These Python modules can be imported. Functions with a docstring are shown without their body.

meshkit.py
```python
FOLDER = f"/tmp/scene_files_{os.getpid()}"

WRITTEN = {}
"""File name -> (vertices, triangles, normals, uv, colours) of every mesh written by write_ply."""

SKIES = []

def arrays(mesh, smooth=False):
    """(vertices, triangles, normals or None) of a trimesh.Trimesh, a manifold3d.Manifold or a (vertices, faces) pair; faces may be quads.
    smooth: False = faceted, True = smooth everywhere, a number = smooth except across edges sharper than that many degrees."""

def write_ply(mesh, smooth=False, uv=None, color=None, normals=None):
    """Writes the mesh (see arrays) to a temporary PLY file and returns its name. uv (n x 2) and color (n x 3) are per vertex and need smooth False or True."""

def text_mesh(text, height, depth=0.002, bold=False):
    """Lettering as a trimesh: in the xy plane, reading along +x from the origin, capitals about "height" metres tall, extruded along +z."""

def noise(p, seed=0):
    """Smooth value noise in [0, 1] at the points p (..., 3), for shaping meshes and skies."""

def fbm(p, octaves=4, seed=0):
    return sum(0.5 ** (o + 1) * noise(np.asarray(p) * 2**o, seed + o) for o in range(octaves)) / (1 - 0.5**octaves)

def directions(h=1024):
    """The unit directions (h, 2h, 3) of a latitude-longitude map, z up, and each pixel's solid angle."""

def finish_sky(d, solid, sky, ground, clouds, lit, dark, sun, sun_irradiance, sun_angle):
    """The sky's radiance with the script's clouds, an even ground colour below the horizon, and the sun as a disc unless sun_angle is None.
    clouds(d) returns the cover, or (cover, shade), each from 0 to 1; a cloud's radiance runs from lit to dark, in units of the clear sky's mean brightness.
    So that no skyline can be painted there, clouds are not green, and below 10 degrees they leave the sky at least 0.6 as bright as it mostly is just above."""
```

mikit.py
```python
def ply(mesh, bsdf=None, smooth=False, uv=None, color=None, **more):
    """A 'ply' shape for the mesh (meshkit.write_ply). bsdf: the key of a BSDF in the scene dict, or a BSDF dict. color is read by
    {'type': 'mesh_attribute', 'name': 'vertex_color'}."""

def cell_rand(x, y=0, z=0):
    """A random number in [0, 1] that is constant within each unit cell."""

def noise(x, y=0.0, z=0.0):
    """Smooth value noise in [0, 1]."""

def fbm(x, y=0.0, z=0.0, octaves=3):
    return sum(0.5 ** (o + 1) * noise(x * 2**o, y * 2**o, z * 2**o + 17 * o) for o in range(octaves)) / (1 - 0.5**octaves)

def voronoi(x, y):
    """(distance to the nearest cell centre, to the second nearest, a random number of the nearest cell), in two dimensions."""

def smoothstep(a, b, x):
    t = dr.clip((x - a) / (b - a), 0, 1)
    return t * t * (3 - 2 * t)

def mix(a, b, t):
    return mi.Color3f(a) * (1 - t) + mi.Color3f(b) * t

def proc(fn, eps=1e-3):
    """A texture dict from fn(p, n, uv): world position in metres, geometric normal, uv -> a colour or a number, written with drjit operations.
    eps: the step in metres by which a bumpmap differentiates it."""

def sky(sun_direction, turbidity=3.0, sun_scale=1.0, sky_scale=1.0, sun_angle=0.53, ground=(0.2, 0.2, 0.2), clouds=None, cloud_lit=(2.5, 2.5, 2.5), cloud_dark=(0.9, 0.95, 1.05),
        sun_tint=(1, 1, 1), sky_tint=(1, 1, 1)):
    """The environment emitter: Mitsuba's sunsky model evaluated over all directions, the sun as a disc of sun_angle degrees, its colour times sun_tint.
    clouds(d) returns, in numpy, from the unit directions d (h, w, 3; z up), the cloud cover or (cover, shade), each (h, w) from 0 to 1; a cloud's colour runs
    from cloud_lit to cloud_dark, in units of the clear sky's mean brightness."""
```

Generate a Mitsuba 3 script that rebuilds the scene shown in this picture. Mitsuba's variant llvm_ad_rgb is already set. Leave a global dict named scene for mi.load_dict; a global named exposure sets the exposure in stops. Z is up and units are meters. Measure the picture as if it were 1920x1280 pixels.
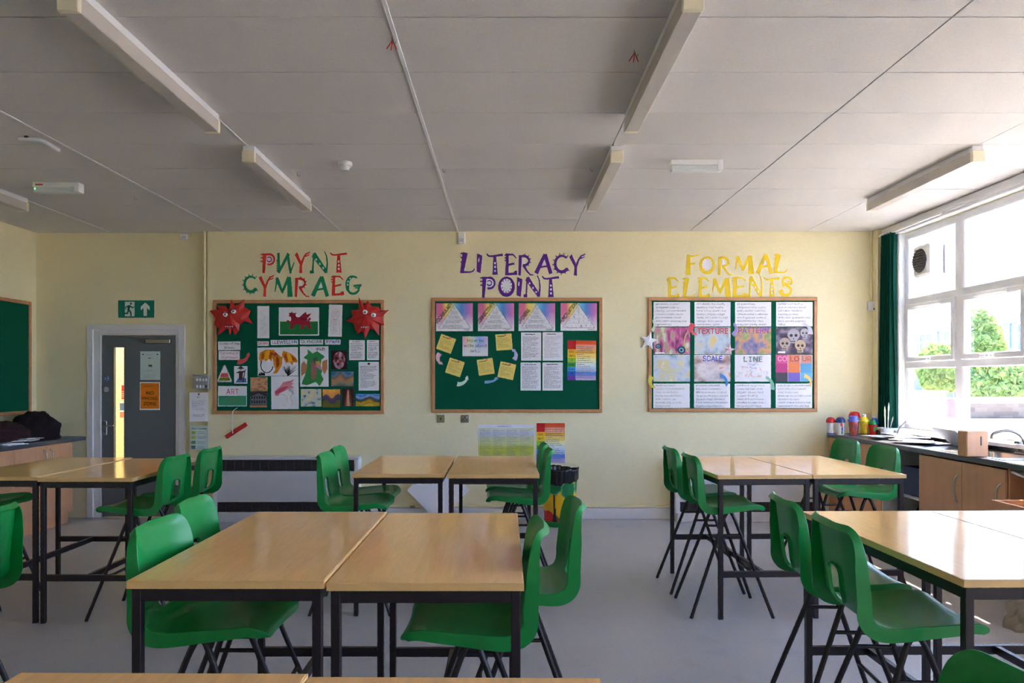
import math, random
import numpy as np, trimesh, shapely
import mitsuba as mi, mikit, meshkit
import drjit as dr
from shapely.geometry import Polygon, Point, LineString, box as rect
from shapely import affinity
from shapely.ops import unary_union
from scipy.interpolate import make_interp_spline
from scipy.spatial import Delaunay
from mikit import noise, fbm, smoothstep, mix, proc

T = mi.ScalarTransform4f
scene, labels = {}, {}
RNG = np.random.default_rng(7)
random.seed(7)

# ---------------------------------------------------------------- camera, sky, exposure
FOC, CX, CY, EYE = 1450.0, 948.0, 714.0, 1.455
scene['camera'] = {'type': 'perspective', 'fov': 2 * math.degrees(math.atan(960 / FOC)), 'fov_axis': 'x',
                   'principal_point_offset_x': (960 - CX) / 1920, 'principal_point_offset_y': (640 - CY) / 1280,
                   'near_clip': 0.05, 'far_clip': 500.0,
                   'to_world': T().look_at(origin=[0, 0, EYE], target=[0, 1, EYE], up=[0, 0, 1])}
SUN = (0.53, 0.46, 1.0)
scene['sky'] = mikit.sky(SUN, turbidity=3.5, sun_scale=0.65, sky_scale=1.0, ground=(0.30, 0.30, 0.28),
                         sky_tint=(0.98, 1.0, 1.10))
exposure = 5.45

# ---------------------------------------------------------------- materials
def lin(r, g, b):
    return tuple(((c / 255) / 12.92 if c <= 10.3 else ((c / 255 + 0.055) / 1.055) ** 2.4) for c in (r, g, b))
def rgb(c):
    return {'type': 'rgb', 'value': list(map(float, c))}
def pr(key, col, rough=0.5, metallic=0.0, spec=0.5, tex=None, bump=None, bscale=0.001, **kw):
    d = {'type': 'principled', 'base_color': tex if tex is not None else rgb(col), 'roughness': rough, 'metallic': metallic, **kw}
    if metallic == 0.0:
        d['specular'] = spec
    if bump is not None:
        d = {'type': 'bumpmap', 'arbitrary': bump, 'scale': bscale, 'bsdf': d}
    scene['mat_' + key] = {'type': 'twosided', 'bsdf': d}
    return key

def f_wall(p, n, uv):
    a = fbm(p.x * 1.3, p.y * 1.3, p.z * 1.3)
    g = fbm(p.x * 60, p.y * 60, p.z * 60, 2)
    return mix(lin(235, 226, 187), lin(228, 219, 181), a) * (0.965 + 0.07 * g)
def f_ceil(p, n, uv):
    g = noise(p.x * 220, p.y * 220)
    a = fbm(p.x * 0.9, p.y * 0.9)
    return mix(lin(206, 203, 199), lin(198, 194, 190), a) * (0.94 + 0.1 * g)
def f_floor(p, n, uv):
    a = fbm(p.x * 2.2, p.y * 2.2, 0, 4)
    g = noise(p.x * 260, p.y * 260)
    d = smoothstep(0.66, 0.78, fbm(p.x * 5.3 + 3, p.y * 5.3, 0, 4))
    return mix(lin(170, 170, 174), lin(162, 162, 166), a) * (0.93 + 0.14 * g) * (1 - 0.05 * d)
def f_table(p, n, uv):
    g = fbm(p.x * 70, p.y * 5, 0, 3)
    k = fbm(p.x * 260, p.y * 22, 0, 2)
    a = fbm(p.x * 1.7, p.y * 1.7)
    return mix(lin(236, 190, 128), lin(220, 172, 108), g * 0.6 + a * 0.4) * (0.95 + 0.1 * k)
def f_beech(p, n, uv):
    g = fbm(p.x * 30, p.y * 30, p.z * 3.0, 3)
    return mix(lin(220, 168, 128), lin(205, 150, 111), g)
def f_frame(p, n, uv):
    g = fbm(p.x * 14, p.y * 14, p.z * 14, 3)
    return mix(lin(204, 150, 102), lin(178, 122, 78), g)
def f_baize(p, n, uv):
    g = fbm(p.x * 300, p.y * 300, p.z * 300, 2)
    return mix(lin(10, 78, 56), lin(16, 92, 68), g)
def f_brick(p, n, uv):
    row = dr.floor(p.z / 0.075)
    r = mikit.cell_rand(dr.floor((p.x + p.y) / 0.225 + 0.5 * (row - 2 * dr.floor(row / 2))), row)
    return mix(lin(98, 90, 86), lin(122, 112, 104), r)
pr('wall_paint', None, 0.55, spec=0.3, tex=proc(f_wall))
pr('ceiling_paint', None, 0.75, spec=0.2, tex=proc(f_ceil))
pr('floor_vinyl', None, 0.38, spec=0.45, tex=proc(f_floor))
pr('laminate', None, 0.11, spec=0.55, tex=proc(f_table))
pr('lipping', lin(222, 178, 116), 0.4)
pr('beech', None, 0.4, tex=proc(f_beech))
pr('frame_wood', None, 0.45, tex=proc(f_frame))
pr('baize', None, 0.95, spec=0.1, tex=proc(f_baize))
pr('brickwork', None, 0.9, spec=0.1, tex=proc(f_brick))
pr('black_metal', lin(30, 21, 28), 0.34, spec=0.5)
pr('green_plastic', lin(8, 130, 58), 0.32, spec=0.5)
pr('upvc', lin(236, 238, 242), 0.3, spec=0.5)
pr('white_paint', lin(222, 221, 222), 0.4, spec=0.4)
pr('cream_plastic', lin(226, 216, 188), 0.4)
pr('white_plastic', lin(228, 228, 226), 0.35)
pr('diffuser_plastic', lin(188, 181, 172), 0.35)
pr('clear_plastic', lin(205, 210, 210), 0.12, spec=0.6)
pr('grey_case', lin(202, 202, 206), 0.4)
pr('dark_grille', lin(52, 48, 52), 0.5)
pr('door_paint', lin(98, 105, 108), 0.45)
pr('steel', lin(200, 200, 200), 0.22, metallic=1.0)
pr('satin_metal', lin(150, 146, 140), 0.35, metallic=1.0)
pr('worktop', lin(72, 78, 88), 0.25, spec=0.5)
pr('curtain_cloth', lin(16, 70, 58), 0.85, spec=0.1)
pr('black_cloth', lin(34, 26, 30), 0.85, spec=0.15)
pr('bin_bag', lin(24, 22, 28), 0.28, spec=0.6)
pr('red_card', lin(190, 44, 42), 0.4)
pr('concrete', lin(158, 156, 152), 0.9, spec=0.1)
pr('render_white', lin(222, 224, 222), 0.8, spec=0.1)
pr('far_glass', lin(70, 96, 130), 0.1, spec=0.8)
pr('bark', lin(96, 80, 62), 0.9, spec=0.1)
pr('cutout_red', lin(214, 62, 56), 0.6, spec=0.2)
pr('cutout_green', lin(34, 138, 92), 0.6, spec=0.2)
pr('cutout_purple', lin(98, 48, 142), 0.6, spec=0.2)
pr('cutout_yellow', lin(238, 205, 52), 0.6, spec=0.2)
pr('paper', lin(232, 232, 238), 0.42, spec=0.4)
pr('yellow_paper', lin(236, 214, 118), 0.6, spec=0.2)
VC = {'type': 'mesh_attribute', 'name': 'vertex_color'}
pr('print', None, 0.5, spec=0.3, tex=VC)
pr('painted', None, 0.3, spec=0.5, tex=VC)
scene['mat_pane_glass'] = {'type': 'thindielectric', 'int_ior': 1.5}
scene['mat_leaf'] = {'type': 'principledthin', 'base_color': VC, 'roughness': 0.6, 'diff_trans': 0.7}

# ---------------------------------------------------------------- mesh helpers
def ply(mesh, bsdf, **kw): return mikit.ply(mesh, 'mat_' + bsdf if isinstance(bsdf, str) else bsdf, **kw)
cat = trimesh.util.concatenate
def place(m, x=0, y=0, z=0):
    m = m.copy(); m.apply_translation([x, y, z]); return m
def turn(m, deg, axis=(0, 0, 1), at=(0, 0, 0)):
    m = m.copy(); m.apply_transform(trimesh.transformations.rotation_matrix(math.radians(deg), axis, at)); return m
def bx(x0, x1, y0, y1, z0, z1, b=0.0):
    """box by its faces, edges chamfered by b"""
    e = np.array([x1 - x0, y1 - y0, z1 - z0])
    c = [(x0 + x1) / 2, (y0 + y1) / 2, (z0 + z1) / 2]
    if b <= 0:
        return place(trimesh.creation.box(extents=e), *c)
    b = min(b, 0.45 * e.min())
    pts = []
    for k in range(3):
        h = e / 2 - b; h[k] = e[k] / 2
        pts += [h * s for s in np.array(np.meshgrid(*[[-1, 1]] * 3)).reshape(3, -1).T]
    return place(trimesh.convex.convex_hull(np.array(pts)), *c)
def tube(pts, r, sides=10, cap=True):
    pts = np.asarray(pts, float); n = len(pts)
    r = np.broadcast_to(np.asarray(r, float), (n,))
    t = np.gradient(pts, axis=0); t /= np.linalg.norm(t, axis=1, keepdims=True)
    u = np.cross(t[0], [0.31, 0.17, 0.93]); u /= np.linalg.norm(u)
    V = []
    a = np.arange(sides) * 2 * np.pi / sides
    for i in range(n):
        u = u - t[i] * (u @ t[i]); u /= np.linalg.norm(u)
        w = np.cross(t[i], u)
        V.append(pts[i] + r[i] * (np.cos(a)[:, None] * u + np.sin(a)[:, None] * w))
    V = np.vstack(V); F = []
    for i in range(n - 1):
        for j in range(sides):
            k = (j + 1) % sides
            p, q, s, o = i * sides + j, i * sides + k, (i + 1) * sides + k, (i + 1) * sides + j
            F += [[p, q, s], [p, s, o]]
    if cap:
        V = np.vstack([V, pts[0], pts[-1]]); A, B = len(V) - 2, len(V) - 1
        for j in range(sides):
            k = (j + 1) % sides
            F += [[A, k, j], [B, (n - 1) * sides + j, (n - 1) * sides + k]]
    return trimesh.Trimesh(V, F, process=False)
def bend(pts, r=0.03, n=6):
    """polyline with its corners rounded"""
    pts = [np.asarray(p, float) for p in pts]; out = [pts[0]]
    for a, b, c in zip(pts, pts[1:], pts[2:]):
        d0, d1 = min(r, 0.45 * np.linalg.norm(b - a)), min(r, 0.45 * np.linalg.norm(c - b))
        p, q = b + (a - b) / np.linalg.norm(a - b) * d0, b + (c - b) / np.linalg.norm(c - b) * d1
        for t in np.linspace(0, 1, n):
            out.append((1 - t) ** 2 * p + 2 * t * (1 - t) * b + t * t * q)
    return np.array(out + [pts[-1]])
def lathe(prof, n=28):
    prof = np.asarray(prof, float)
    a = np.arange(n) * 2 * np.pi / n
    V = np.stack([prof[:, None, 0] * np.cos(a), prof[:, None, 0] * np.sin(a), np.broadcast_to(prof[:, None, 1], (len(prof), n))], -1).reshape(-1, 3)
    F = []
    for i in range(len(prof) - 1):
        for j in range(n):
            k = (j + 1) % n
            F += [[i * n + j, i * n + k, (i + 1) * n + k], [i * n + j, (i + 1) * n + k, (i + 1) * n + j]]
    return trimesh.Trimesh(V, F, process=False)
def polys(g):
    return [p for p in getattr(g, 'geoms', [g]) if isinstance(p, Polygon) and p.area > 1e-10]
def extrude(g, d, z=0.0):
    return place(cat([trimesh.creation.extrude_polygon(p, d, engine='earcut') for p in polys(g)]), 0, 0, z)
def flat(g, z=0.0):
    ms = []
    for p in polys(g):
        v, f = trimesh.creation.triangulate_polygon(p, engine='earcut')
        m = trimesh.Trimesh(np.column_stack([v, np.full(len(v), z)]), f, process=False)
        if m.face_normals[:, 2].sum() < 0: m.invert()
        ms.append(m)
    return cat(ms)
def solidify(V, F, t):
    m = trimesh.Trimesh(V, F, process=False)
    n = np.array(m.vertex_normals)
    e = np.sort(np.vstack([F[:, [0, 1]], F[:, [1, 2]], F[:, [2, 0]]]), 1)
    d = np.vstack([F[:, [0, 1]], F[:, [1, 2]], F[:, [2, 0]]])
    _, first, cnt = np.unique(e, axis=0, return_index=True, return_counts=True)
    bd = d[first[cnt == 1]]; N = len(V)
    side = np.vstack([np.column_stack([bd[:, 0], bd[:, 1] * 0 + bd[:, 0] + N, bd[:, 1]]), np.column_stack([bd[:, 1], bd[:, 0] + N, bd[:, 1] + N])])
    return trimesh.Trimesh(np.vstack([V, V - n * t]), np.vstack([F, F[:, ::-1] + N, side]), process=False)
def col_of(m, c):
    return np.tile(np.asarray(c, float), (len(m.vertices), 1))
class Ink:
    """coloured flat layers gathered into one mesh with vertex colours"""
    def __init__(s): s.m, s.c, s.z = [], [], 0.0
    def mesh(s, m, c):
        if len(m.vertices): s.m.append(m); s.c.append(col_of(m, c))
    def poly(s, g, c, step=0.00015):
        if g.is_empty: return
        s.z += step; s.mesh(flat(g, s.z), c)
    def box(s, x0, y0, x1, y1, c): s.poly(rect(x0, y0, x1, y1), c)
    def text(s, t, x, y, h, c, width=None, deg=0, bold=False, centre=False):
        m = text(t, bold)
        w = m.bounds[1][0]
        sx = h if width is None else min(h * 1.25, width / max(w, 1e-6))
        m = m.copy(); m.vertices = m.vertices * [sx, h, 1]
        if centre: m.vertices[:, 0] -= w * sx / 2
        m = turn(m, deg); s.z += 0.00015
        s.mesh(place(m, x, y, s.z), c)
    def lines(s, x0, y1, x1, y0, n, c, seed=0, th=0.35, indent=True):
        """n lines of small print, too small to read in the photograph"""
        g = np.random.default_rng(seed); bs = []
        dy = (y1 - y0) / n
        for i in range(n):
            y = y1 - (i + 0.5) * dy; x = x0
            end = x0 + (x1 - x0) * (g.uniform(0.72, 1.0) if i % 5 < 4 else g.uniform(0.3, 0.6))
            while x < end:
                w = (x1 - x0) * g.uniform(0.05, 0.14)
                bs.append(rect(x, y - dy * th / 2, min(x + w, end), y + dy * th / 2)); x += w + (x1 - x0) * 0.025
        s.poly(shapely.MultiPolygon(bs), c)
    def grid(s, x0, y0, x1, y1, nx, ny, fn):
        """painted area: fn(u, v) -> colours"""
        s.z += 0.00015
        u, v = np.meshgrid(np.linspace(0, 1, nx), np.linspace(0, 1, ny))
        V = np.column_stack([(x0 + (x1 - x0) * u).ravel(), (y0 + (y1 - y0) * v).ravel(), np.full(u.size, s.z)])
        i = (np.arange(ny - 1)[:, None] * nx + np.arange(nx - 1)).ravel()
        F = np.vstack([np.column_stack([i, i + 1, i + nx + 1]), np.column_stack([i, i + nx + 1, i + nx])])
        s.m.append(trimesh.Trimesh(V, F, process=False)); s.c.append(np.clip(fn(u.ravel(), v.ravel()), 0, 1))
    def done(s): return cat(s.m), np.vstack(s.c)
_text = {}
def text(t, bold=False):
    if (t, bold) not in _text:
        try:
            m = meshkit.text_mesh(t, 1.0, 0.0001, bold)
        except ValueError:                                        # marks too thin to triangulate
            m = meshkit.text_mesh(t, 1.0, 0.0001, not bold)
        keep = np.array(m.face_normals)[:, 2] > 0.5
        m = trimesh.Trimesh(m.vertices, m.faces[keep], process=False); m.remove_unreferenced_vertices()
        _text[(t, bold)] = m
    return _text[(t, bold)]
def ramp(t, stops):
    ts = [a for a, _ in stops]; cs = np.array([c for _, c in stops], float)
    return np.column_stack([np.interp(t, ts, cs[:, k]) for k in range(3)])
def nz(u, v, f, seed=0):
    return meshkit.fbm(np.column_stack([u * f, v * f, u * 0 + seed * 3.1]), 3, seed)

def numbered(key):
    if key not in used: used.add(key); return key
    k = 1
    while f'{key}_{k:03d}' in used: k += 1
    used.add(f'{key}_{k:03d}'); return f'{key}_{k:03d}'
used = set()
def obj(name, mesh, bsdf, parent=None, smooth=False, color=None, to=None, label=None, category=None, group=None, kind=None, **more):
    key = numbered(f'{parent}__{name}' if parent else name)
    d = mesh if isinstance(mesh, dict) else ply(mesh, bsdf, smooth=smooth, color=color, **more)
    scene[key] = {**d, 'to_world': to} if to is not None else dict(d)
    tag(key, label, category, group, kind)
    return key
def tag(key, label=None, category=None, group=None, kind=None):
    d = {k: v for k, v in (('label', label), ('category', category), ('group', group), ('kind', kind)) if v}
    if d: labels[key] = d
def thing(name, label, category, group=None, kind=None):
    key = numbered(name); tag(key, label, category, group, kind); return key
def struct(name, mesh, bsdf, **kw):
    return obj(name, mesh, bsdf, kind='structure', **kw)

# ---------------------------------------------------------------- the room
YB, YD, XL, XR, ZC, YF = 8.15, 8.24, -5.0, 3.96, 3.03, -3.0       # back wall, door wall, left, right, ceiling, wall behind the camera
XK = -3.14                                                        # where the door recess ends
def wx(u, y=YB): return (u - CX) * y / FOC
def wz(v, y=YB): return EYE - (v - CY) * y / FOC
struct('floor', bx(XL - 0.2, XR + 0.2, YF - 0.2, YB + 2.0, -0.15, 0), 'floor_vinyl')
# ceiling: a backing slab and the panels under it
struct('ceiling', bx(XL - 0.2, XR + 0.2, YF - 0.2, YB + 2.2, ZC + 0.014, ZC + 0.2), 'dark_grille')
JX = [XL + 0.002] + [-4.17 + 1.2215 * k for k in range(7)] + [XR - 0.002]
JY = [YF + 0.002] + [8.15 - 0.6 * k for k in range(18, -1, -1)]
g = np.random.default_rng(3)
for i in range(len(JX) - 1):
    for j in range(len(JY) - 1):
        gx = 0.0022
        gr_ = 0.0055 if i == 5 else gx; gl_ = 0.0015 if i == 6 else gx
        dz = g.uniform(0, 0.0012)
        y1 = YD - 0.001 if j == len(JY) - 2 and JX[i + 1] < XK + 0.3 else JY[j + 1] - 0.0022
        p = bx(JX[i] + gl_ + (0.003 if g.random() < 0.12 else 0), JX[i + 1] - gr_, JY[j] + 0.0022 + (0.005 if g.random() < .25 else 0), y1, ZC + dz, ZC + 0.0135, 0.0015)
        obj('panel', p, 'ceiling_paint', 'ceiling')
for x, w in ((-2.948, 0.018), (-0.505, 0.02), (-4.17, 0.018), (-1.727, 0.012)):
    obj('batten', bx(x - w / 2, x + w / 2, YF + 0.01, 8.14, ZC - 0.005, ZC + 0.001, 0.0015), 'white_paint', 'ceiling')

DX0, DX1, DZ = -4.40, -3.47, 2.01                                 # door opening
struct('wall_back', bx(XK, XR + 0.25, YB, YB + 0.2, 0, ZC + 0.1), 'wall_paint')
w = cat([bx(XL - 0.2, DX0, YD, YD + 0.12, 0, ZC + 0.1), bx(DX1, XK + 0.05, YD, YD + 0.12, 0, ZC + 0.1), bx(DX0, DX1, YD, YD + 0.12, DZ, ZC + 0.1)])
struct('wall_door', w, 'wall_paint')
struct('wall_left', bx(XL - 0.2, XL, YF - 0.2, YD + 0.12, 0, ZC + 0.1), 'wall_paint')
struct('wall_front', bx(XL - 0.2, XR + 0.25, YF - 0.2, YF, 0, ZC + 0.1), 'wall_paint')
WY1, WM, NW = 7.74, 0.935, 11                                      # far edge of the first window, module, number of windows
WY0 = WY1 - WM * NW
SILL, HEAD = 0.985, 2.93
w = cat([bx(XR, XR + 0.11, WY1, YB + 0.01, 0, ZC + 0.1), bx(XR, XR + 0.11, YF, WY1, 0, SILL), bx(XR, XR + 0.11, YF, WY1, HEAD, ZC + 0.1), bx(XR, XR + 0.11, YF, WY0, SILL, HEAD)])
struct('wall_right', w, 'wall_paint')
struct('wall_pier', bx(3.865, XR + 0.01, 8.03, YB + 0.01, 0, ZC), 'wall_paint')
struct('trim_1', cat([bx(XR - 0.06, XR + 0.01, WY0, 8.03, HEAD - 0.005, ZC - 0.004, 0.006), bx(XR - 0.075, XR, WY0, 8.03, HEAD + 0.02, HEAD + 0.045, 0.003)]), 'white_paint')
struct('trim_2', bx(XR - 0.16, XR + 0.13, WY0, WY1 + 0.24, SILL - 0.035, SILL, 0.008), 'upvc')
struct('baseboard_back', cat([bx(XK, XR, YB - 0.018, YB + 0.002, 0, 0.115, 0.004), bx(XK, XR, YB - 0.013, YB + 0.002, 0.113, 0.127, 0.003)]), 'white_paint')
struct('baseboard_left', cat([bx(XL, XL + 0.018, YF, 2.98, 0, 0.12, 0.004), bx(DX1 + 0.06, XK, YD - 0.018, YD, 0, 0.12, 0.004)]), 'white_paint')
struct('baseboard_right', bx(XR - 0.02, XR, YF, 3.0, 0, 0.12, 0.004), 'white_paint')

# windows: one module with its parts, copied along the wall
def bar(y0, y1, z0, z1, x0=XR + 0.03, x1=XR + 0.105): return bx(x0, x1, y0, y1, z0, z1, 0.008)
T1, T2 = 1.61, 2.235
m = WM
fr = cat([bar(-0.048, 0.048, SILL, HEAD), bar(-m, 0, SILL, SILL + 0.05), bar(-m, 0, HEAD - 0.075, HEAD), bar(-m, 0, T1 - 0.034, T1 + 0.034), bar(-m, 0, T2 - 0.036, T2 + 0.036)])
x0, x1 = XR + 0.012, XR + 0.075
sa = cat([bar(-m + 0.05, -m + 0.105, T1 + 0.03, T2 - 0.032, x0, x1), bar(-0.105, -0.05, T1 + 0.03, T2 - 0.032, x0, x1), bar(-m + 0.05, -0.05, T1 + 0.03, T1 + 0.085, x0, x1), bar(-m + 0.05, -0.05, T2 - 0.085, T2 - 0.032, x0, x1)])
beads = cat([bar(-0.068, -0.044, SILL + 0.04, T1 - 0.03, x0 + 0.02, x1), bar(-m + 0.044, -m + 0.068, SILL + 0.04, T1 - 0.03, x0 + 0.02, x1), bar(-0.068, -0.044, T2 + 0.03, HEAD - 0.07, x0 + 0.02, x1), bar(-m + 0.044, -m + 0.068, T2 + 0.03, HEAD - 0.07, x0 + 0.02, x1)])
def pane(y0, y1, z0, z1): return trimesh.Trimesh([[XR + 0.06, y0, z0], [XR + 0.06, y1, z0], [XR + 0.06, y1, z1], [XR + 0.06, y0, z1]], [[0, 1, 2], [0, 2, 3]], process=False)
win = [('frame', ply(fr, 'upvc')), ('sash', ply(sa, 'upvc')), ('glazing_bead', ply(beads, 'upvc')),
       ('pane', ply(pane(-m + 0.046, -0.046, SILL + 0.045, T1 - 0.03), 'pane_glass')), ('pane', ply(pane(-m + 0.1, -0.1, T1 + 0.08, T2 - 0.08), 'pane_glass')),
       ('pane', ply(pane(-m + 0.046, -0.046, T2 + 0.03, HEAD - 0.07), 'pane_glass')),
       ('handle', ply(cat([bx(XR - 0.012, XR + 0.013, -0.52, -0.42, T1 + 0.045, T1 + 0.065, 0.004), bx(XR - 0.03, XR + 0.013, -0.50, -0.475, T1 + 0.04, T1 + 0.07, 0.004), bx(XR - 0.03, XR - 0.014, -0.50, -0.38, T1 + 0.047, T1 + 0.066, 0.005)]), 'white_plastic')),
       ('trickle_vent', ply(cat([bx(XR - 0.008, XR + 0.014, -0.68, -0.26, T2 - 0.07, T2 - 0.045, 0.004), bx(XR - 0.012, XR - 0.006, -0.66, -0.28, T2 - 0.062, T2 - 0.053, 0.002)]), 'white_plastic'))]
for k in range(NW):
    t = thing(f'window_{k + 1}', None, None, kind='structure')
    for name, d in win: obj(name, d, None, t, to=T().translate([0, WY1 - k * WM, 0]))
struct('window_jamb', bar(WY1 - 0.01, WY1 + 0.045, SILL, HEAD, XR - 0.03, XR + 0.11), 'upvc')

# eaves and what lies outside
struct('roof_eaves', bx(XR - 0.1, XR + 0.545, YF - 0.5, YB + 3.0, 3.08, 3.32, 0.01), 'render_white')
struct('ground_outside', bx(XR + 0.2, 90, -60, 140, -3.4, -3.2), 'concrete')
# ---------------------------------------------------------------- tables
TW, TD, TH = 0.568, 1.18, 0.881
def ring(w, d, t): return rect(-w / 2, -d / 2, w / 2, d / 2).difference(rect(-w / 2 + t, -d / 2 + t, w / 2 - t, d / 2 - t))
leg_w, inset = 0.027, 0.010
lx, ly = TW / 2 - inset - leg_w / 2, TD / 2 - inset - leg_w / 2
z1 = TH - 0.024
tparts = [('tabletop', ply(bx(-TW / 2 + 0.002, TW / 2 - 0.002, -TD / 2 + 0.002, TD / 2 - 0.002, z1, TH, 0.0015), 'laminate')),
          ('edge_lipping', ply(extrude(ring(TW, TD, 0.0022), 0.0225, z1 + 0.0006), 'lipping'))]
for sx in (-1, 1):
    for sy in (-1, 1):
        tparts.append(('leg', ply(bx(sx * lx - leg_w / 2, sx * lx + leg_w / 2, sy * ly - leg_w / 2, sy * ly + leg_w / 2, 0, z1, 0.002), 'black_metal')))
for sy in (-1, 1):
    tparts.append(('apron_rail', ply(bx(-lx, lx, sy * ly - 0.0125, sy * ly + 0.0125, z1 - 0.038, z1 - 0.0005, 0.002), 'black_metal')))
    tparts.append(('end_stretcher', ply(bx(-lx, lx, sy * ly - 0.0125, sy * ly + 0.0125, 0.255, 0.293, 0.002), 'black_metal')))
for sx in (-1, 1):
    tparts.append(('apron_rail', ply(bx(sx * lx - 0.0125, sx * lx + 0.0125, -ly, ly, z1 - 0.038, z1 - 0.0005, 0.002), 'black_metal')))
tparts.append(('centre_stretcher', ply(bx(-0.0125, 0.0125, -ly, ly, 0.257, 0.291, 0.002), 'black_metal')))
def table(x, y, rot, label, sx=1.0, sz=1.0):
    t = thing('classroom_table', label, 'table', 'wood topped tables pushed together in pairs')
    to = T().translate([x, y, 0]).rotate([0, 0, 1], rot).scale([sx, 1, sz])
    for name, d in tparts: obj(name, d, None, t, to=to)
def pair(xn, yn, rot, gap, la, lb, dy=0.0, w=TW, sz=1.0):
    """two tables side by side; (xn, yn) = near left corner of the left one"""
    c, s = math.cos(math.radians(rot)), math.sin(math.radians(rot))
    for k, lab in ((0, la), (1, lb)):
        a, b = w / 2 + k * (w + gap), TD / 2 + k * dy
        table(xn + a * c - b * s, yn + a * s + b * c, rot, lab, w / TW, sz if k else 1.0)
pair(-1.090, 2.222, 0.0, 0.007, 'left one of the two big tables in the middle foreground, seam on its right', 'right one of the two big tables in the middle foreground, beside two green chairs', 0.0, sz=0.993)
pair(-0.950, 4.775, 0.3, 0.022, 'left table of the pair in front of the noticeboard titled LITERACY POINT', 'right table of the pair in front of the painted waste bin', -0.03)
pair(-3.375, 4.635, 0.0, 0.006, 'left table of the pair before the grey door, cut by the photo edge', 'right table of the pair before the grey door, door glass reflected in its top', -0.01, sz=0.993)
pair(1.290, 4.700, 2.6, 0.008, 'left table of the pair before the noticeboard titled FORMAL ELEMENTS', 'right table of the pair nearest the worktop with the bottles', 0.0, 0.584)
pair(1.325, 2.235, 1.0, 0.004, 'left table of the right foreground pair, bright window reflections on its top', 'right table of the right foreground pair, cut by the right photo edge', 0.0)
pair(-0.968, 0.345, -0.6, 0.004, 'nearest table at the lower photo edge, left of its pair, only its far edge seen', 'nearest table at the lower photo edge, right of its pair, only its far edge seen', 0.0, sz=0.993)

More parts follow.
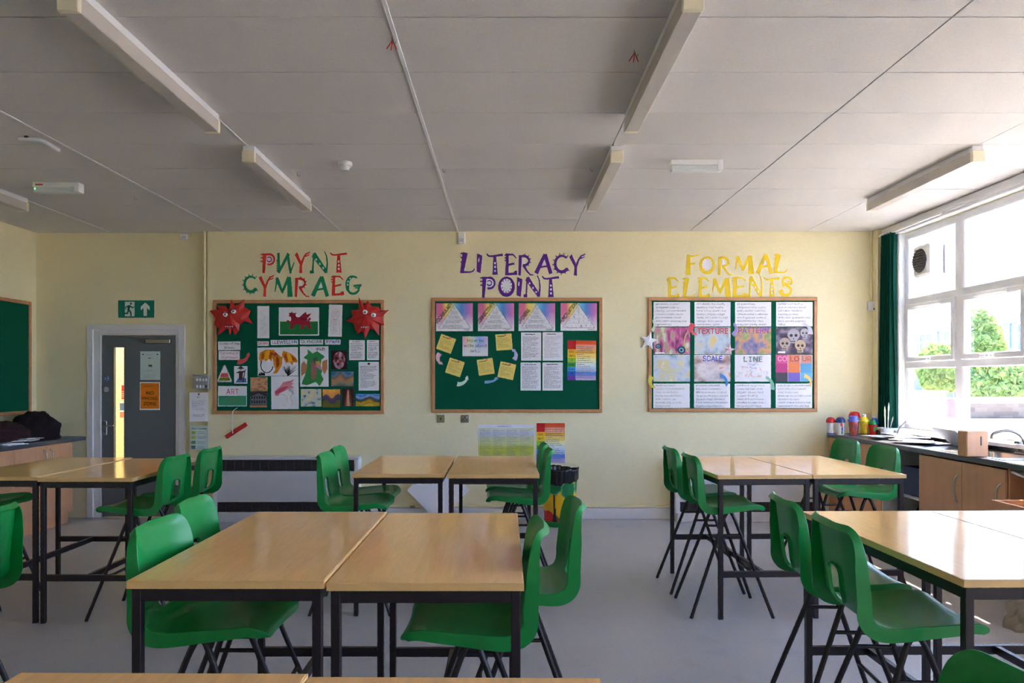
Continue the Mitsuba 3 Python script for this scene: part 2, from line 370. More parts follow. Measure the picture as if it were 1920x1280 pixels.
# ---------------------------------------------------------------- chairs
def make_shell():
    P = np.array([(.216, -.034), (.208, -.014), (.188, -.003), (.12, .0), (.0, -.010), (-.085, -.016), (-.140, -.006), (-.176, .034), (-.190, .10), (-.201, .20), (-.208, .258), (-.214, .288), (-.227, .306)])
    s = np.concatenate([[0], np.cumsum(np.linalg.norm(np.diff(P, axis=0), axis=1))])
    sp = make_interp_spline(s, P, k=3); dsp = sp.derivative(); L = s[-1]
    sb = s[7]
    def half(q):
        return np.interp(q, [0, 0.12, 0.3, sb, sb + 0.2, L], [.190, .203, .205, .203, .197, .182])
    def S(q, l):
        p, d = sp(np.clip(q, 0, L)), dsp(np.clip(q, 0, L)); d = d / np.linalg.norm(d, axis=1, keepdims=True)
        over = (q - np.clip(q, 0, L))[:, None]
        p = p + d * over
        n = np.column_stack([d[:, 1], -d[:, 0]])
        n = np.where((n @ np.array([0.35, 1.0]) < 0)[:, None], -n, n)
        on_back = np.clip((q - sb + 0.05) / 0.10, 0, 1); on_back = on_back * on_back * (3 - 2 * on_back)
        a = np.clip((np.abs(l) - 0.06) / 0.135, 0, 1.15)
        h = (1 - on_back) * 0.011 * np.clip(np.abs(l) / 0.2, 0, 1.2) ** 2 + on_back * 0.028 * a ** 1.9
        crown = 0.022 * np.clip((q - sb) / (L - sb), 0, 1) ** 2 * (l / 0.19) ** 2
        p = p - d * crown[:, None]
        return np.column_stack([p[:, 0] + n[:, 0] * h, l, p[:, 1] + n[:, 1] * h]), np.column_stack([n[:, 0], n[:, 0] * 0, n[:, 1]])
    qs = np.linspace(0, L, 60); r0, r1 = 0.062, 0.070
    edge = []
    for q in qs:
        edge.append((q, half(q)))
    body = Polygon([(q, w) for q, w in edge] + [(q, -w) for q, w in edge[::-1]])
    body = body.buffer(-r1).buffer(r1, quad_segs=10)
    hq = sb + 0.055
    hole = rect(hq - 0.036, -0.022, hq + 0.036, 0.022).buffer(0.030, quad_segs=7)
    def resample(ringxy, step):
        ls = LineString(ringxy); n = int(ls.length / step)
        return np.array([ls.interpolate(ls.length * k / n).coords[0] for k in range(n)])
    step = 0.0125
    outer = resample(shapely.geometry.polygon.orient(body).exterior.coords, 0.011)
    inner = resample(shapely.geometry.polygon.orient(hole).exterior.coords, 0.010)
    dom = body.difference(hole); safe = dom.buffer(-0.007)
    gq, gl = np.meshgrid(np.arange(-0.01, L + 0.02, step), np.arange(-0.22, 0.221, step), indexing='ij')
    pts = np.column_stack([gq.ravel(), gl.ravel()])
    pts = pts[shapely.contains_xy(safe, pts[:, 0], pts[:, 1])]
    A = np.vstack([outer, inner, pts]); no, ni = len(outer), len(inner)
    tri = Delaunay(A).simplices
    c = A[tri].mean(1); tri = tri[shapely.contains_xy(dom.buffer(1e-5), c[:, 0], c[:, 1])]
    a, b, cc = A[tri[:, 0]], A[tri[:, 1]], A[tri[:, 2]]
    cr = (b - a)[:, 0] * (cc - a)[:, 1] - (b - a)[:, 1] * (cc - a)[:, 0]
    tri = tri[np.abs(cr) > 1e-9]; cr = cr[np.abs(cr) > 1e-9]
    tri[cr < 0] = tri[cr < 0][:, ::-1]
    V3, _ = S(A[:, 0], A[:, 1]); V = [V3]; F = [tri]; base = len(V3)
    def rings(loop, start, sign, seq):
        nonlocal base
        t = np.roll(loop, -1, 0) - np.roll(loop, 1, 0); t /= np.linalg.norm(t, axis=1, keepdims=True)
        out = np.column_stack([t[:, 1], -t[:, 0]]) * sign
        prev = np.arange(start, start + len(loop)); n = len(loop)
        for d, e in seq:
            q = loop + out * d
            p, nn = S(q[:, 0], q[:, 1]); V.append(p - nn * (e * (np.interp(q[:, 0], [0, .1, .3, sb, sb + .15, L], [.026, .034, .044, .054, .044, .026]) / .034 if sign > 0 else 1.0 + 0 * q[:, 0])[:, None]))
            cur = base + np.arange(n); base += n
            nx, cx = np.roll(prev, -1), np.roll(cur, -1)
            f = np.vstack([np.column_stack([prev, cur, cx]), np.column_stack([prev, cx, nx])])
            F.append(f if sign > 0 else f[:, ::-1]); prev = cur
    rings(outer, 0, 1, [(.0022, .0004), (.0038, .0018), (.0046, .004), (.0056, .020), (.0064, .034)])
    rings(inner, no, -1, [(.002, .0008), (.0035, .003), (.0042, .013)])
    V, F = np.vstack(V), np.vstack(F)
    m = trimesh.Trimesh(V, F, process=False)
    if m.face_normals[np.argmin(np.linalg.norm(m.triangles_center - [0, 0, 0], axis=1))][2] < 0: F = F[:, ::-1]
    return solidify(V, F, 0.004)
SEAT = 0.682
shell = place(make_shell(), 0, 0, SEAT)
cparts = [('seat_shell', ply(shell, 'green_plastic', smooth=34))]
def leg_path(sx, sy):
    return bend([(sx * -0.10, sy * 0.115, SEAT - 0.030), (sx * 0.006, sy * 0.150, SEAT - 0.034), (sx * 0.030, sy * 0.156, SEAT - 0.075), (sx * 0.252, sy * 0.222, 0.0)], 0.045, 6)
for sx in (-1, 1):
    for sy in (-1, 1):
        cparts.append(('leg', ply(tube(leg_path(sx, sy), 0.0105, 10), 'black_metal', smooth=50)))
def on_leg(sx, sy, z):
    t = (SEAT - 0.075 - z) / (SEAT - 0.075)
    return np.array([sx * (0.030 + t * 0.222), sy * (0.156 + t * 0.066), z])
for sy in (-1, 1):
    cparts.append(('side_stretcher', ply(tube([on_leg(-1, sy, 0.495), on_leg(1, sy, 0.495)], 0.0075, 8), 'black_metal', smooth=50)))
cparts.append(('footrest', ply(tube([on_leg(1, -1, 0.25), on_leg(1, 1, 0.25)], 0.0085, 8), 'black_metal', smooth=50)))
def chair(x, y, face, label):
    t = thing('green_chair', label, 'chair', 'tall green plastic chairs around the tables')
    to = T().translate([x, y, 0]).rotate([0, 0, 1], face)
    for name, d in cparts: obj(name, d, None, t, to=to)
chair(-0.96, 2.59, -1, 'green chair tucked under the left side of the middle foreground tables, nearer of two')
chair(-1.03, 3.07, 3, 'green chair on the left of the middle foreground tables, farther of two')
chair(-0.105, 2.56, 180, 'green chair tucked in at the right side of the middle foreground tables, nearer of two')
chair(0.062, 3.03, 182, 'green chair pulled out at the right side of the middle foreground tables, farther of two')
chair(-0.965, 5.01, 0, 'green chair on the left of the tables under LITERACY POINT, nearer of two')
chair(-0.985, 5.48, 0, 'green chair on the left of the tables under LITERACY POINT, farther of two')
chair(0.09, 5.32, 180, 'green chair on the right of the tables by the painted bin, nearer of two')
chair(0.075, 5.79, 180, 'green chair on the right of the tables by the painted bin, farther of two')
chair(-2.285, 4.90, 179, 'green chair on the right of the tables before the grey door, nearer of two')
chair(-2.28, 5.45, 180, 'green chair on the right of the tables before the grey door, farther one')
chair(-3.44, 5.10, 0, 'green chair at the left photo edge, only its dark seat front seen under the table')
chair(-2.11, 2.85, 183, 'green chair cut by the left photo edge beside the middle foreground tables')
chair(1.39, 4.965, 0, 'green chair on the left of the tables under FORMAL ELEMENTS, nearer of two')
chair(1.375, 5.50, 1, 'green chair on the left of the tables under FORMAL ELEMENTS, farther of two')
chair(2.515, 5.54, 182, 'green chair with its back to the open shelf on the right, nearer of two')
chair(2.525, 6.17, 184, 'green chair with its back to the worktop end by the bottles, farther of two')
chair(1.322, 2.63, -3, 'green chair on the left of the bright right foreground tables, nearer of two')
chair(1.335, 3.12, -4, 'green chair on the left of the bright right foreground tables, farther of two')
chair(0.605, 1.20, 180, 'green chair at the lower right corner of the photo, only its back top seen')

# ---------------------------------------------------------------- ceiling fixtures
tube_parts = [('housing', ply(bx(-0.041, 0.041, 0.028, 1.502, -0.108, -0.036, 0.004), 'diffuser_plastic')),
              ('spine', ply(bx(-0.039, 0.039, 0.012, 1.518, -0.042, 0.0, 0.003), 'white_paint')),
              ('end_cap', ply(bx(-0.043, 0.043, 0.0, 0.03, -0.111, -0.034, 0.004), 'cream_plastic')),
              ('end_cap', ply(bx(-0.043, 0.043, 1.5, 1.53, -0.111, -0.034, 0.004), 'cream_plastic'))]
for x, y, lab in ((-1.735, 3.06, 'long ceiling light at upper left, nearer light of its row, cut by the photo top'), (-1.722, 5.17, 'long ceiling light above the title PWYNT, the far one of its row'),
                  (0.742, 3.05, 'long ceiling light right of the photo centre, nearer light cut by the photo top'), (0.745, 5.17, 'short looking ceiling light right of centre, farther one of its row'),
                  (3.165, 5.17, 'long cream ceiling light close to the window wall'), (-4.17, 5.17, 'ceiling light at the left photo edge near the left wall')):
    t = thing('ceiling_light', lab, 'light', 'strip lights on the ceiling')
    for n, d in tube_parts: obj(n, d, None, t, to=T().translate([x, y, ZC + 0.001]))
def bulkhead(x, y, lab, led):
    t = thing('emergency_light', lab, 'light')
    obj('base', bx(x - 0.185, x + 0.185, y, y + 0.075, ZC - 0.035, ZC + 0.001, 0.004), 'white_plastic', t)
    obj('diffuser', bx(x - 0.18, x + 0.17, y + 0.004, y + 0.071, ZC - 0.078, ZC - 0.034, 0.008), 'clear_plastic', t)
    obj('end_cap', bx(x + 0.145, x + 0.186, y - 0.002, y + 0.077, ZC - 0.075, ZC + 0.001, 0.004), 'white_plastic', t)
    if led:
        k = Ink(); k.box(-0.16, -0.026, -0.10, -0.012, lin(190, 60, 50)); m, c = k.done()
        m.apply_transform(trimesh.transformations.rotation_matrix(math.pi / 2, [1, 0, 0])); obj('red_label', place(m, x, y - 0.0004, ZC), 'print', t, color=c)
        obj('indicator', place(trimesh.creation.icosphere(1, 0.004), x - 0.165, y + 0.002, ZC - 0.05), {'type': 'diffuse', 'reflectance': rgb((0.1, 0.8, 0.2))}, t, emitter={'type': 'area', 'radiance': rgb((0.02, 0.25, 0.05))})
bulkhead((104 - CX) * 6.13 / FOC, 6.13, 'slim white emergency light with a green indicator on the left ceiling', True)
bulkhead((1307 - CX) * 5.50 / FOC, 5.50, 'slim white emergency light on the ceiling near the FORMAL ELEMENTS title', False)
t = thing('smoke_detector', 'round white smoke detector on the ceiling', 'smoke detector')
xd, yd = (647 - CX) * 5.58 / FOC, 5.58
obj('base', place(lathe([(0, 0.001), (0.052, 0.001), (0.052, -0.018), (0.046, -0.026), (0, -0.026)]), xd, yd, ZC), 'white_plastic', t, smooth=40)
obj('sensor_head', place(lathe([(0.030, -0.024), (0.034, -0.040), (0.026, -0.056), (0, -0.058)]), xd, yd, ZC), 'white_plastic', t, smooth=40)
t = thing('curtain_track', 'bent piece of white track on the left ceiling', 'curtain track')
yt = 4.98
obj('rail', tube(bend([((35 - CX) * yt / FOC, yt, ZC - 0.014), ((72 - CX) * yt / FOC, yt + 0.02, ZC - 0.014), ((103 - CX) * 5.2 / FOC, 5.24, ZC - 0.012)], 0.03), 0.014, 6), 'white_paint', t)
obj('clip', bx((50 - CX) * yt / FOC - 0.01, (50 - CX) * yt / FOC + 0.01, yt - 0.012, yt + 0.012, ZC - 0.01, ZC + 0.001), 'dark_grille', t)
def hook(u, v, lab, red):
    y = (ZC - EYE) * FOC / (CY - v + (8 if red else 4)); x = (u - CX) * y / FOC
    t = thing('ceiling_hook', lab, 'hook')
    obj('hook', tube(bend([(x, y, ZC + 0.002), (x, y, ZC - 0.022), (x + 0.014, y, ZC - 0.03), (x + 0.02, y, ZC - 0.018)], 0.008, 4), 0.0022, 6), 'satin_metal', t, smooth=50)
    if red:
        for a in (0, 75, 140):
            obj('tape', turn(place(bx(0, 0.005, -0.0006, 0.0006, -0.050, 0.0), x, y, ZC - 0.010), a * 0.4 - 22, (0, 1, 0), (x, y, ZC - 0.012)), 'red_card', t)
hook(557, 328, 'small brass hook on the ceiling beside the far left strip light', False)
hook(830, 320, 'small brass hook on the ceiling batten above LITERACY POINT', False)
hook(1107, 318, 'small hook on the ceiling beside the far centre strip light', False)
hook(252, 372, 'small hook on the ceiling near the left emergency light', False)
hook(735, 78, 'ceiling hook with red tape scraps by the long centre batten', True)
hook(1189, 102, 'ceiling hook with red tape scraps left of the centre strip light', True)

# ---------------------------------------------------------------- things hung on the wall: local x right, y up, z into the room
def up(m, x, z, y=YB, deg=0.0):
    m = turn(m, deg) if deg else m.copy()
    m.apply_transform(trimesh.transformations.rotation_matrix(math.pi / 2, [1, 0, 0])); return place(m, x, y, z)
YW = YB - 0.001
def rel(px0, py0, px1, py1, y):
    """centre and size in metres of a rectangle measured in the photograph on the plane at distance y"""
    return wx((px0 + px1) / 2, y), wz((py0 + py1) / 2, y), (px1 - px0) * y / FOC, (py1 - py0) * y / FOC
def noticeboard(px, label, y=YB):
    cx, cz, w, h = rel(*px, y - 0.02)
    t = thing('noticeboard', label, 'noticeboard')
    fw = 0.036
    for nm, g in (('frame_rail', rect(-w / 2, h / 2 - fw, w / 2, h / 2)), ('frame_rail', rect(-w / 2, -h / 2, w / 2, -h / 2 + fw)), ('frame_stile', rect(-w / 2, -h / 2 + fw, -w / 2 + fw, h / 2 - fw)), ('frame_stile', rect(w / 2 - fw, -h / 2 + fw, w / 2, h / 2 - fw))):
        b = g.bounds
        obj(nm, up(bx(b[0], b[2], b[1], b[3], -0.001, 0.026, 0.004), cx, cz, y), 'frame_wood', t)
    obj('baize_panel', up(bx(-w / 2 + fw - 0.004, w / 2 - fw + 0.004, -h / 2 + fw - 0.004, h / 2 - fw + 0.004, 0, 0.012), cx, cz, y), 'baize', t)
    return t
noticeboard((399.5, 562, 720, 776), 'green noticeboard with Welsh posters under the title PWYNT CYMRAEG')
noticeboard((809, 558, 1129.5, 773.5), 'green noticeboard half filled with papers under the title LITERACY POINT')
noticeboard((1215.5, 557, 1532.5, 772), 'green noticeboard covered in word sheets under the title FORMAL ELEMENTS')
YP = YB - 0.0125                                                   # face of the baize
def sheet(name, px, label, category, fn, deg=0.0, y=YP, paper='paper', group=None, lift=0.0, shape=None, pin=False):
    """a paper pinned up: the sheet itself and what is printed on it; fn(ink, w, h), origin at the sheet's centre"""
    cx, cz, w, h = rel(*px, y)
    t = thing(name, label, category, group)
    g = rect(-w / 2, -h / 2, w / 2, h / 2) if shape is None else shape(w, h)
    th = 0.0012
    obj('paper', up(extrude(g, th, lift - 0.0003), cx, cz, y, deg), paper, t)
    if fn:
        k = Ink(); k.z = lift + th - 0.0003; fn(k, w, h); m, c = k.done()
        obj('print', up(m, cx, cz, y, deg), 'print', t, color=c)
    if pin:
        q = affinity.rotate(Point(w * 0.12, h * 0.43), deg, origin=(0, 0))
        obj('pin', up(cat([place(trimesh.creation.icosphere(2, 0.008), q.x, q.y, lift + 0.009), place(trimesh.creation.cylinder(0.011, 0.005, sections=14), q.x, q.y, lift + 0.003)]), cx, cz, y), 'pin_pink', t, smooth=40)
    return t
pr('pin_pink', lin(226, 130, 132), 0.35)
BLACK, GREY, LGREY, WHITE = lin(40, 40, 46), lin(140, 140, 146), lin(182, 182, 190), lin(232, 232, 238)
RED, GREEN, BLUE, PINK, PURP = lin(200, 40, 46), lin(30, 120, 60), lin(60, 90, 180), lin(222, 110, 140), lin(110, 60, 150)

# -- cut-out letters of the three titles
def st(pts, w0, w1=None):
    """tapering stroke"""
    w1 = w0 if w1 is None else w1; pts = [np.array(p, float) for p in pts]
    d = np.concatenate([[0], np.cumsum([np.linalg.norm(b - a) for a, b in zip(pts, pts[1:])])]); w = w0 + (w1 - w0) * d / d[-1]
    out = []
    for i, (a, b) in enumerate(zip(pts, pts[1:])):
        t = (b - a) / np.linalg.norm(b - a); n = np.array([-t[1], t[0]])
        out.append(Polygon([a + n * w[i] / 2, b + n * w[i + 1] / 2, b - n * w[i + 1] / 2, a - n * w[i] / 2]))
        if 0 < i: out.append(Point(a).buffer(w[i] / 2, quad_segs=4))
    return unary_union(out)
def arc(cx, cy, rx, ry, a0, a1, n=18):
    return [(cx + rx * math.cos(math.radians(a)), cy + ry * math.sin(math.radians(a))) for a in np.linspace(a0, a1, n)]
def dots(pts, r): return unary_union([Point(p).buffer(r, quad_segs=5) for p in pts])
def teeth(x, ys, d): return unary_union([rect(min(x, x + d), y - 0.03, max(x, x + d), y + 0.03) for y in ys])
def ticks(cx, cy, rx, ry, degs, l=0.09, w=0.045):
    return unary_union([st([(cx + rx * math.cos(math.radians(a)), cy + ry * math.sin(math.radians(a))), (cx + (rx + l) * math.cos(math.radians(a)), cy + (ry + l) * math.sin(math.radians(a)))], w) for a in degs])
def glyph(ch):
    E = Polygon()
    if ch == 'P':
        g = [st([(0.30, 1), (0.22, 0)], 0.26, 0.16), st([(0.15, 0.95), (0.62, 0.95)], 0.10), st(arc(0.60, 0.70, 0.34, 0.26, 90, -110), 0.13, 0.10), st(arc(0.60, 0.70, 0.15, 0.12, -160, 150), 0.07, 0.05), teeth(0.20, (0.95, 0.78, 0.60), -0.18)]
        i = Polygon(arc(0.60, 0.70, 0.33, 0.25, 0, 350))
    elif ch == 'W':
        g = [st([(0.10, 0.95), (0.13, 0.08)], 0.13, 0.15), st([(0.10, 0.02), (0.68, 0.92)], 0.11, 0.16), st([(0.62, 0.88), (0.80, 0.0)], 0.16, 0.10), st([(0.76, 0.02), (1.0, 0.52)], 0.09, 0.05), teeth(0.06, (0.12, 0.24, 0.36, 0.48, 0.60), -0.07)]
        i = st([(0.67, 0.68), (0.79, 0.25)], 0.07)
    elif ch == 'Y':
        g = [st([(0.10, 0.93), (0.42, 0.42)], 0.20, 0.15), st([(0.42, 0.45), (0.40, 0)], 0.15, 0.19), st([(0.44, 0.42), (0.60, 0.74), (0.74, 0.90), (1.0, 1.0)], 0.14, 0.05), st([(0.66, 0.80), (0.82, 0.82), (0.98, 0.88)], 0.07, 0.04)]
        i = E
    elif ch == 'N':
        g = [st([(0.22, 0.92), (0.16, 0.10)], 0.08, 0.09), rect(0.0, 0.0, 0.22, 0.13), st([(0.20, 0.88), (0.93, 0.05)], 0.27, 0.17), st([(0.92, 0.02), (0.98, 0.45), (0.94, 0.78), (0.82, 1.0)], 0.11, 0.05)]
        i = dots([(0.36, 0.64), (0.56, 0.43), (0.75, 0.24)], 0.05)
    elif ch == 'T':
        g = [st([(0.02, 0.97), (0.12, 0.88), (0.3, 0.86), (0.98, 0.93)], 0.07, 0.11), st([(0.50, 0.90), (0.52, 0)], 0.15, 0.32)]
        i = dots([(0.51, 0.54), (0.52, 0.36), (0.52, 0.18)], 0.055)
    elif ch == 'C':
        g = [st(arc(0.56, 0.5, 0.34, 0.40, 45, 180) + arc(0.56, 0.5, 0.34, 0.40, 190, 325), 0.10, 0.17), ticks(0.56, 0.5, 0.40, 0.46, range(50, 330, 27))]
        i = E
    elif ch == 'M':
        g = [st([(0.14, 0.95), (0.03, 0.25)], 0.10, 0.05), st([(0.12, 0.92), (0.45, 0.20)], 0.20, 0.12), st([(0.42, 0.20), (0.80, 0.96)], 0.12, 0.17), st([(0.82, 0.97), (0.88, 0.0)], 0.20, 0.30)]
        i = unary_union([st([(0.19, 0.60), (0.37, 0.28)], 0.06), st([(0.84, 0.45), (0.80, 0.15)], 0.06)])
    elif ch == 'R':
        g = [st([(0.18, 0.98), (0.12, 0.0)], 0.20, 0.15), st(arc(0.38, 0.72, 0.34, 0.23, 100, -100), 0.13, 0.12), st([(0.10, 0.95), (0.40, 0.95)], 0.08), st([(0.36, 0.50), (0.60, 0.20), (0.80, 0.03), (1.0, 0.02)], 0.14, 0.05), ticks(0.38, 0.72, 0.38, 0.27, (80, 45, 15, -15, -45))]
        i = Polygon([(0.32, 0.50), (0.34, 0.84), (0.46, 0.80), (0.56, 0.55)])
    elif ch == 'A':
        g = [st([(0.58, 1.0), (0.10, 0.04)], 0.16, 0.22), st([(0.58, 1.0), (0.90, 0.02)], 0.20, 0.19), st([(0.28, 0.34), (0.78, 0.42)], 0.09)]
        i = Polygon([(0.56, 0.78), (0.42, 0.44), (0.70, 0.48)])
    elif ch == 'E':
        g = [st([(0.24, 0.97), (0.18, 0.0)], 0.18, 0.25), st([(0.10, 0.95), (0.66, 0.95), (0.90, 0.78)], 0.10, 0.06), st([(0.2, 0.46), (0.76, 0.54)], 0.10, 0.09), st([(0.10, 0.05), (0.96, 0.07)], 0.11), Polygon([(0.62, 0.04), (0.98, 0.04), (0.94, 0.22), (0.78, 0.20)]), teeth(0.16, (0.92, 0.80, 0.68), -0.14)]
        i = E
    elif ch == 'G':
        g = [st(arc(0.50, 0.5, 0.38, 0.42, 55, 180) + arc(0.50, 0.5, 0.38, 0.42, 190, 330), 0.09, 0.13), Polygon(arc(0.44, 0.52, 0.40, 0.46, 75, 240) + [(0.26, 0.30), (0.28, 0.70)]), st([(0.52, 0.46), (0.98, 0.50)], 0.11), st([(0.88, 0.50), (0.80, 0.22)], 0.12, 0.10), st([(0.60, 0.36), (0.86, 0.38)], 0.06)]
        i = dots([(0.20, 0.68), (0.32, 0.82), (0.18, 0.52)], 0.045)
    elif ch == 'L':
        g = [st([(0.36, 1.0), (0.14, 0.02)], 0.32, 0.22), st([(0.05, 0.05), (0.66, 0.05), (0.86, 0.10), (0.96, 0.22)], 0.10, 0.06), teeth(0.20, (0.96, 0.76, 0.54), -0.14)]
        i = dots([(0.36, 0.20)], 0.06)
    elif ch == 'I':
        g = [st([(0.58, 1.0), (0.42, 0.0)], 0.78, 0.60)]
        i = st([(0.50, 0.80), (0.40, 0.58)], 0.14)
    elif ch == 'O':
        g = [Polygon(arc(0.5, 0.5, 0.50, 0.50, 0, 355, 40)).difference(Polygon(arc(0.5, 0.54, 0.34, 0.36, 0, 355, 30))), ticks(0.5, 0.54, 0.24, 0.26, range(0, 360, 33), 0.12, 0.035)]
        i = Polygon(arc(0.5, 0.54, 0.33, 0.35, 0, 355, 30))
        return unary_union(g).buffer(0), i.difference(unary_union(g))
    elif ch == 'F':
        g = [st([(0.20, 0.98), (0.16, 0.0)], 0.26, 0.36), st([(0.10, 0.92), (0.55, 0.90), (0.82, 0.96), (1.0, 1.0)], 0.10, 0.05), st([(0.2, 0.50), (0.70, 0.56)], 0.10, 0.08), teeth(0.08, (0.3, 0.18), -0.1)]
        i = E
    elif ch == 'S':
        g = [st(arc(0.60, 0.74, 0.34, 0.22, -40, 180) + arc(0.52, 0.50, 0.20, 0.14, 170, 100) + arc(0.46, 0.28, 0.42, 0.24, 60, -180), 0.11, 0.17), Point(0.72, 0.68).buffer(0.10), Point(0.20, 0.22).buffer(0.13)]
        i = dots([(0.72, 0.68), (0.22, 0.22)], 0.035)
    g = unary_union([a.buffer(0) for a in g]).buffer(0)
    return g, (i.difference(g) if ch in 'PRA' else i)
def title(word, boxes, colours, what, inlay):
    for n, (ch, b, c) in enumerate(zip(word, boxes, colours)):
        cx, cz, w, h = rel(*b, YB)
        g, i = glyph(ch); g0 = g.bounds
        f = lambda q: affinity.translate(affinity.scale(affinity.translate(q, -g0[0], -g0[1]), w / (g0[2] - g0[0]), h / (g0[3] - g0[1]), origin=(0, 0)), -w / 2, -h / 2)
        t = thing('cutout_letter', f'{c} paper cut-out letter {ch}, {what[n] if isinstance(what, list) else what}', 'letter', f'{c} letters of the wall titles')
        gg = f(g).simplify(0.0006)
        obj('letter', up(extrude(gg, 0.0025), cx, cz, YW), f'cutout_{c}', t)
        if not i.is_empty:
            ii = f(i); over = gg.buffer(1e-4).contains(ii)
            for q in polys(ii): obj('inlay', up(extrude(q, 0.0008, 0.0024 if over else 0.0), cx, cz, YW), inlay, t)
O4 = lambda s, x0, y0, bs: [(x0 + a / s, y0 + b / s, x0 + c / s, y0 + d / s) for a, b, c, d in bs]
nth = ['first', 'second', 'third', 'fourth', 'fifth', 'sixth', 'seventh', 'eighth']
def ws(word): return [f'{nth[k]} letter of {word} on the wall' for k in range(len(word))]
title('PWYNT', O4(4.924, 380, 440, [(535, 168, 670, 355), (682, 165, 850, 360), (850, 155, 992, 355), (990, 152, 1158, 358), (1175, 162, 1332, 350)]), ['red', 'green', 'red', 'green', 'red'], ws('PWYNT'), 'paper')
title('CYMRAEG', O4(4.924, 380, 440, [(362, 362, 512, 552), (518, 370, 660, 572), (666, 385, 832, 575), (850, 382, 985, 575), (1000, 380, 1167, 575), (1186, 376, 1307, 563), (1318, 375, 1467, 556)]), ['green', 'red', 'green', 'red', 'green', 'red', 'green'], ws('CYMRAEG'), 'paper')
title('LITERACY', O4(5.333, 790, 450, [(388, 118, 537, 331), (553, 133, 610, 331), (650, 133, 816, 347), (833, 133, 960, 353), (970, 133, 1122, 354), (1130, 135, 1312, 342), (1308, 130, 1482, 347), (1478, 135, 1640, 356)]), ['purple'] * 8, ws('LITERACY'), 'paper')
title('POINT', O4(5.333, 790, 450, [(588, 362, 742, 576), (768, 365, 935, 567), (952, 370, 1012, 568), (1022, 352, 1194, 572), (1205, 358, 1377, 571)]), ['purple'] * 5, ws('POINT'), 'paper')
title('FORMAL', O4(5.333, 1190, 450, [(510, 138, 642, 347), (645, 162, 802, 342), (832, 150, 975, 352), (1003, 150, 1192, 342), (1210, 135, 1382, 342), (1388, 133, 1532, 332)]), ['yellow'] * 6, ws('FORMAL'), 'paper')
title('ELEMENTS', O4(5.333, 1190, 450, [(325, 370, 447, 576), (478, 372, 612, 576), (633, 370, 752, 576), (773, 373, 962, 572), (973, 365, 1122, 572), (1123, 345, 1277, 572), (1288, 368, 1447, 567), (1438, 360, 1577, 567)]), ['yellow'] * 8, ws('ELEMENTS'), 'paper')

# -- board 1
def words(txts, cols, bold=False, h=None):
    def fn(k, w, hh):
        n = len(txts)
        for i, tx in enumerate(txts):
            k.text(tx, 0, hh * (0.5 - (i + 0.74) / n), hh / n * (h or 0.55), cols[i % len(cols)], width=w * 0.92, bold=bold, centre=True)
    return fn
def letter_sheet(seed, n=16, head=True, col=LGREY, seal=False):
    def fn(k, w, h):
        if head: k.lines(-w * 0.3, h * 0.46, w * 0.3, h * 0.40, 1, BLACK, seed, 0.5)
        if seal: k.poly(Polygon(arc(0, h * 0.43, w * 0.07, w * 0.05, 0, 340)), BLACK)
        k.lines(-w * 0.42, h * 0.36, w * 0.42, -h * 0.42, n, col, seed + 1, 0.4)
    return fn
sheet('drawing', (482.6, 573.6, 505, 634), 'tall narrow pencil drawing left of the Welsh flag', 'drawing', lambda k, w, h: [k.poly(st([(math.sin(i * 2.3 + j) * w * .3, h * (.42 - .085 * i)) for i in range(11)], .0016), LGREY) for j in (0, 1.4)])
def dragon(w, h):
    """walking heraldic dragon in a unit-like box"""
    P = [(-.30, .33), (-.27, .25), (-.31, .20), (-.24, .19), (-.22, .08), (-.24, .0), (-.33, .06), (-.36, .0), (-.31, -.04), (-.24, -.08), (-.25, -.2), (-.30, -.27), (-.18, -.27), (-.16, -.16), (-.08, -.10), (.06, -.12), (.02, -.27), (.14, -.27), (.16, -.14), (.26, -.16), (.24, -.28), (.36, -.27), (.33, -.10), (.30, .03), (.36, .10), (.30, .16), (.26, .10), (.30, .08), (.25, .03), (.20, .06), (.32, .24), (.37, .32), (.22, .26), (.20, .38), (.04, .20), (-.02, .10), (-.07, .14), (-.10, .28), (-.06, .33), (-.16, .32), (-.20, .38), (-.24, .33)]
    return affinity.scale(Polygon(P).buffer(0), w, h, origin=(0, 0))
def flag(k, w, h):
    m = 0.012
    k.box(-w / 2 + m, -h / 2 + m, w / 2 - m, h * .0, lin(28, 118, 60)); k.poly(dragon(w * .86, h * .92), lin(150, 30, 56))
    k.poly(affinity.scale(Polygon([(-.20, .2), (.1, .04), (.3, .06), (-.05, .12)]), w, h, origin=(0, 0)), lin(120, 22, 48))
sheet('flag_poster', (522.8, 576, 598.3, 629), 'poster of the Welsh flag with a red dragon on white and green', 'poster', flag)
sheet('drawing', (616, 571, 641.5, 631), 'tall narrow figure sketch right of the Welsh flag', 'drawing', lambda k, w, h: [k.poly(Polygon(arc(0, .2 * h, .28 * w, .16 * h, 0, 350)).exterior.buffer(.0012), lin(190, 160, 160)), k.poly(Polygon([(-.3 * w, .02 * h), (.3 * w, .02 * h), (.36 * w, -.42 * h), (-.32 * w, -.42 * h)]).exterior.buffer(.0012), lin(190, 160, 160)), k.lines(-.2 * w, .3 * h, .2 * w, -.4 * h, 14, lin(200, 180, 180), 5)], -1.5)
sheet('word_card', (409, 640, 451, 656), 'white card reading Welsh of the Week', 'sign', words(['Welsh of the', 'Week'], [lin(110, 100, 110)]), 0.6)
sheet('word_card', (410, 657.5, 449.5, 674.5), 'white card reading Cymraeg yr Wythnos in pink', 'sign', words(['Cymraeg yr', 'Wythnos'], [lin(196, 90, 130)]))
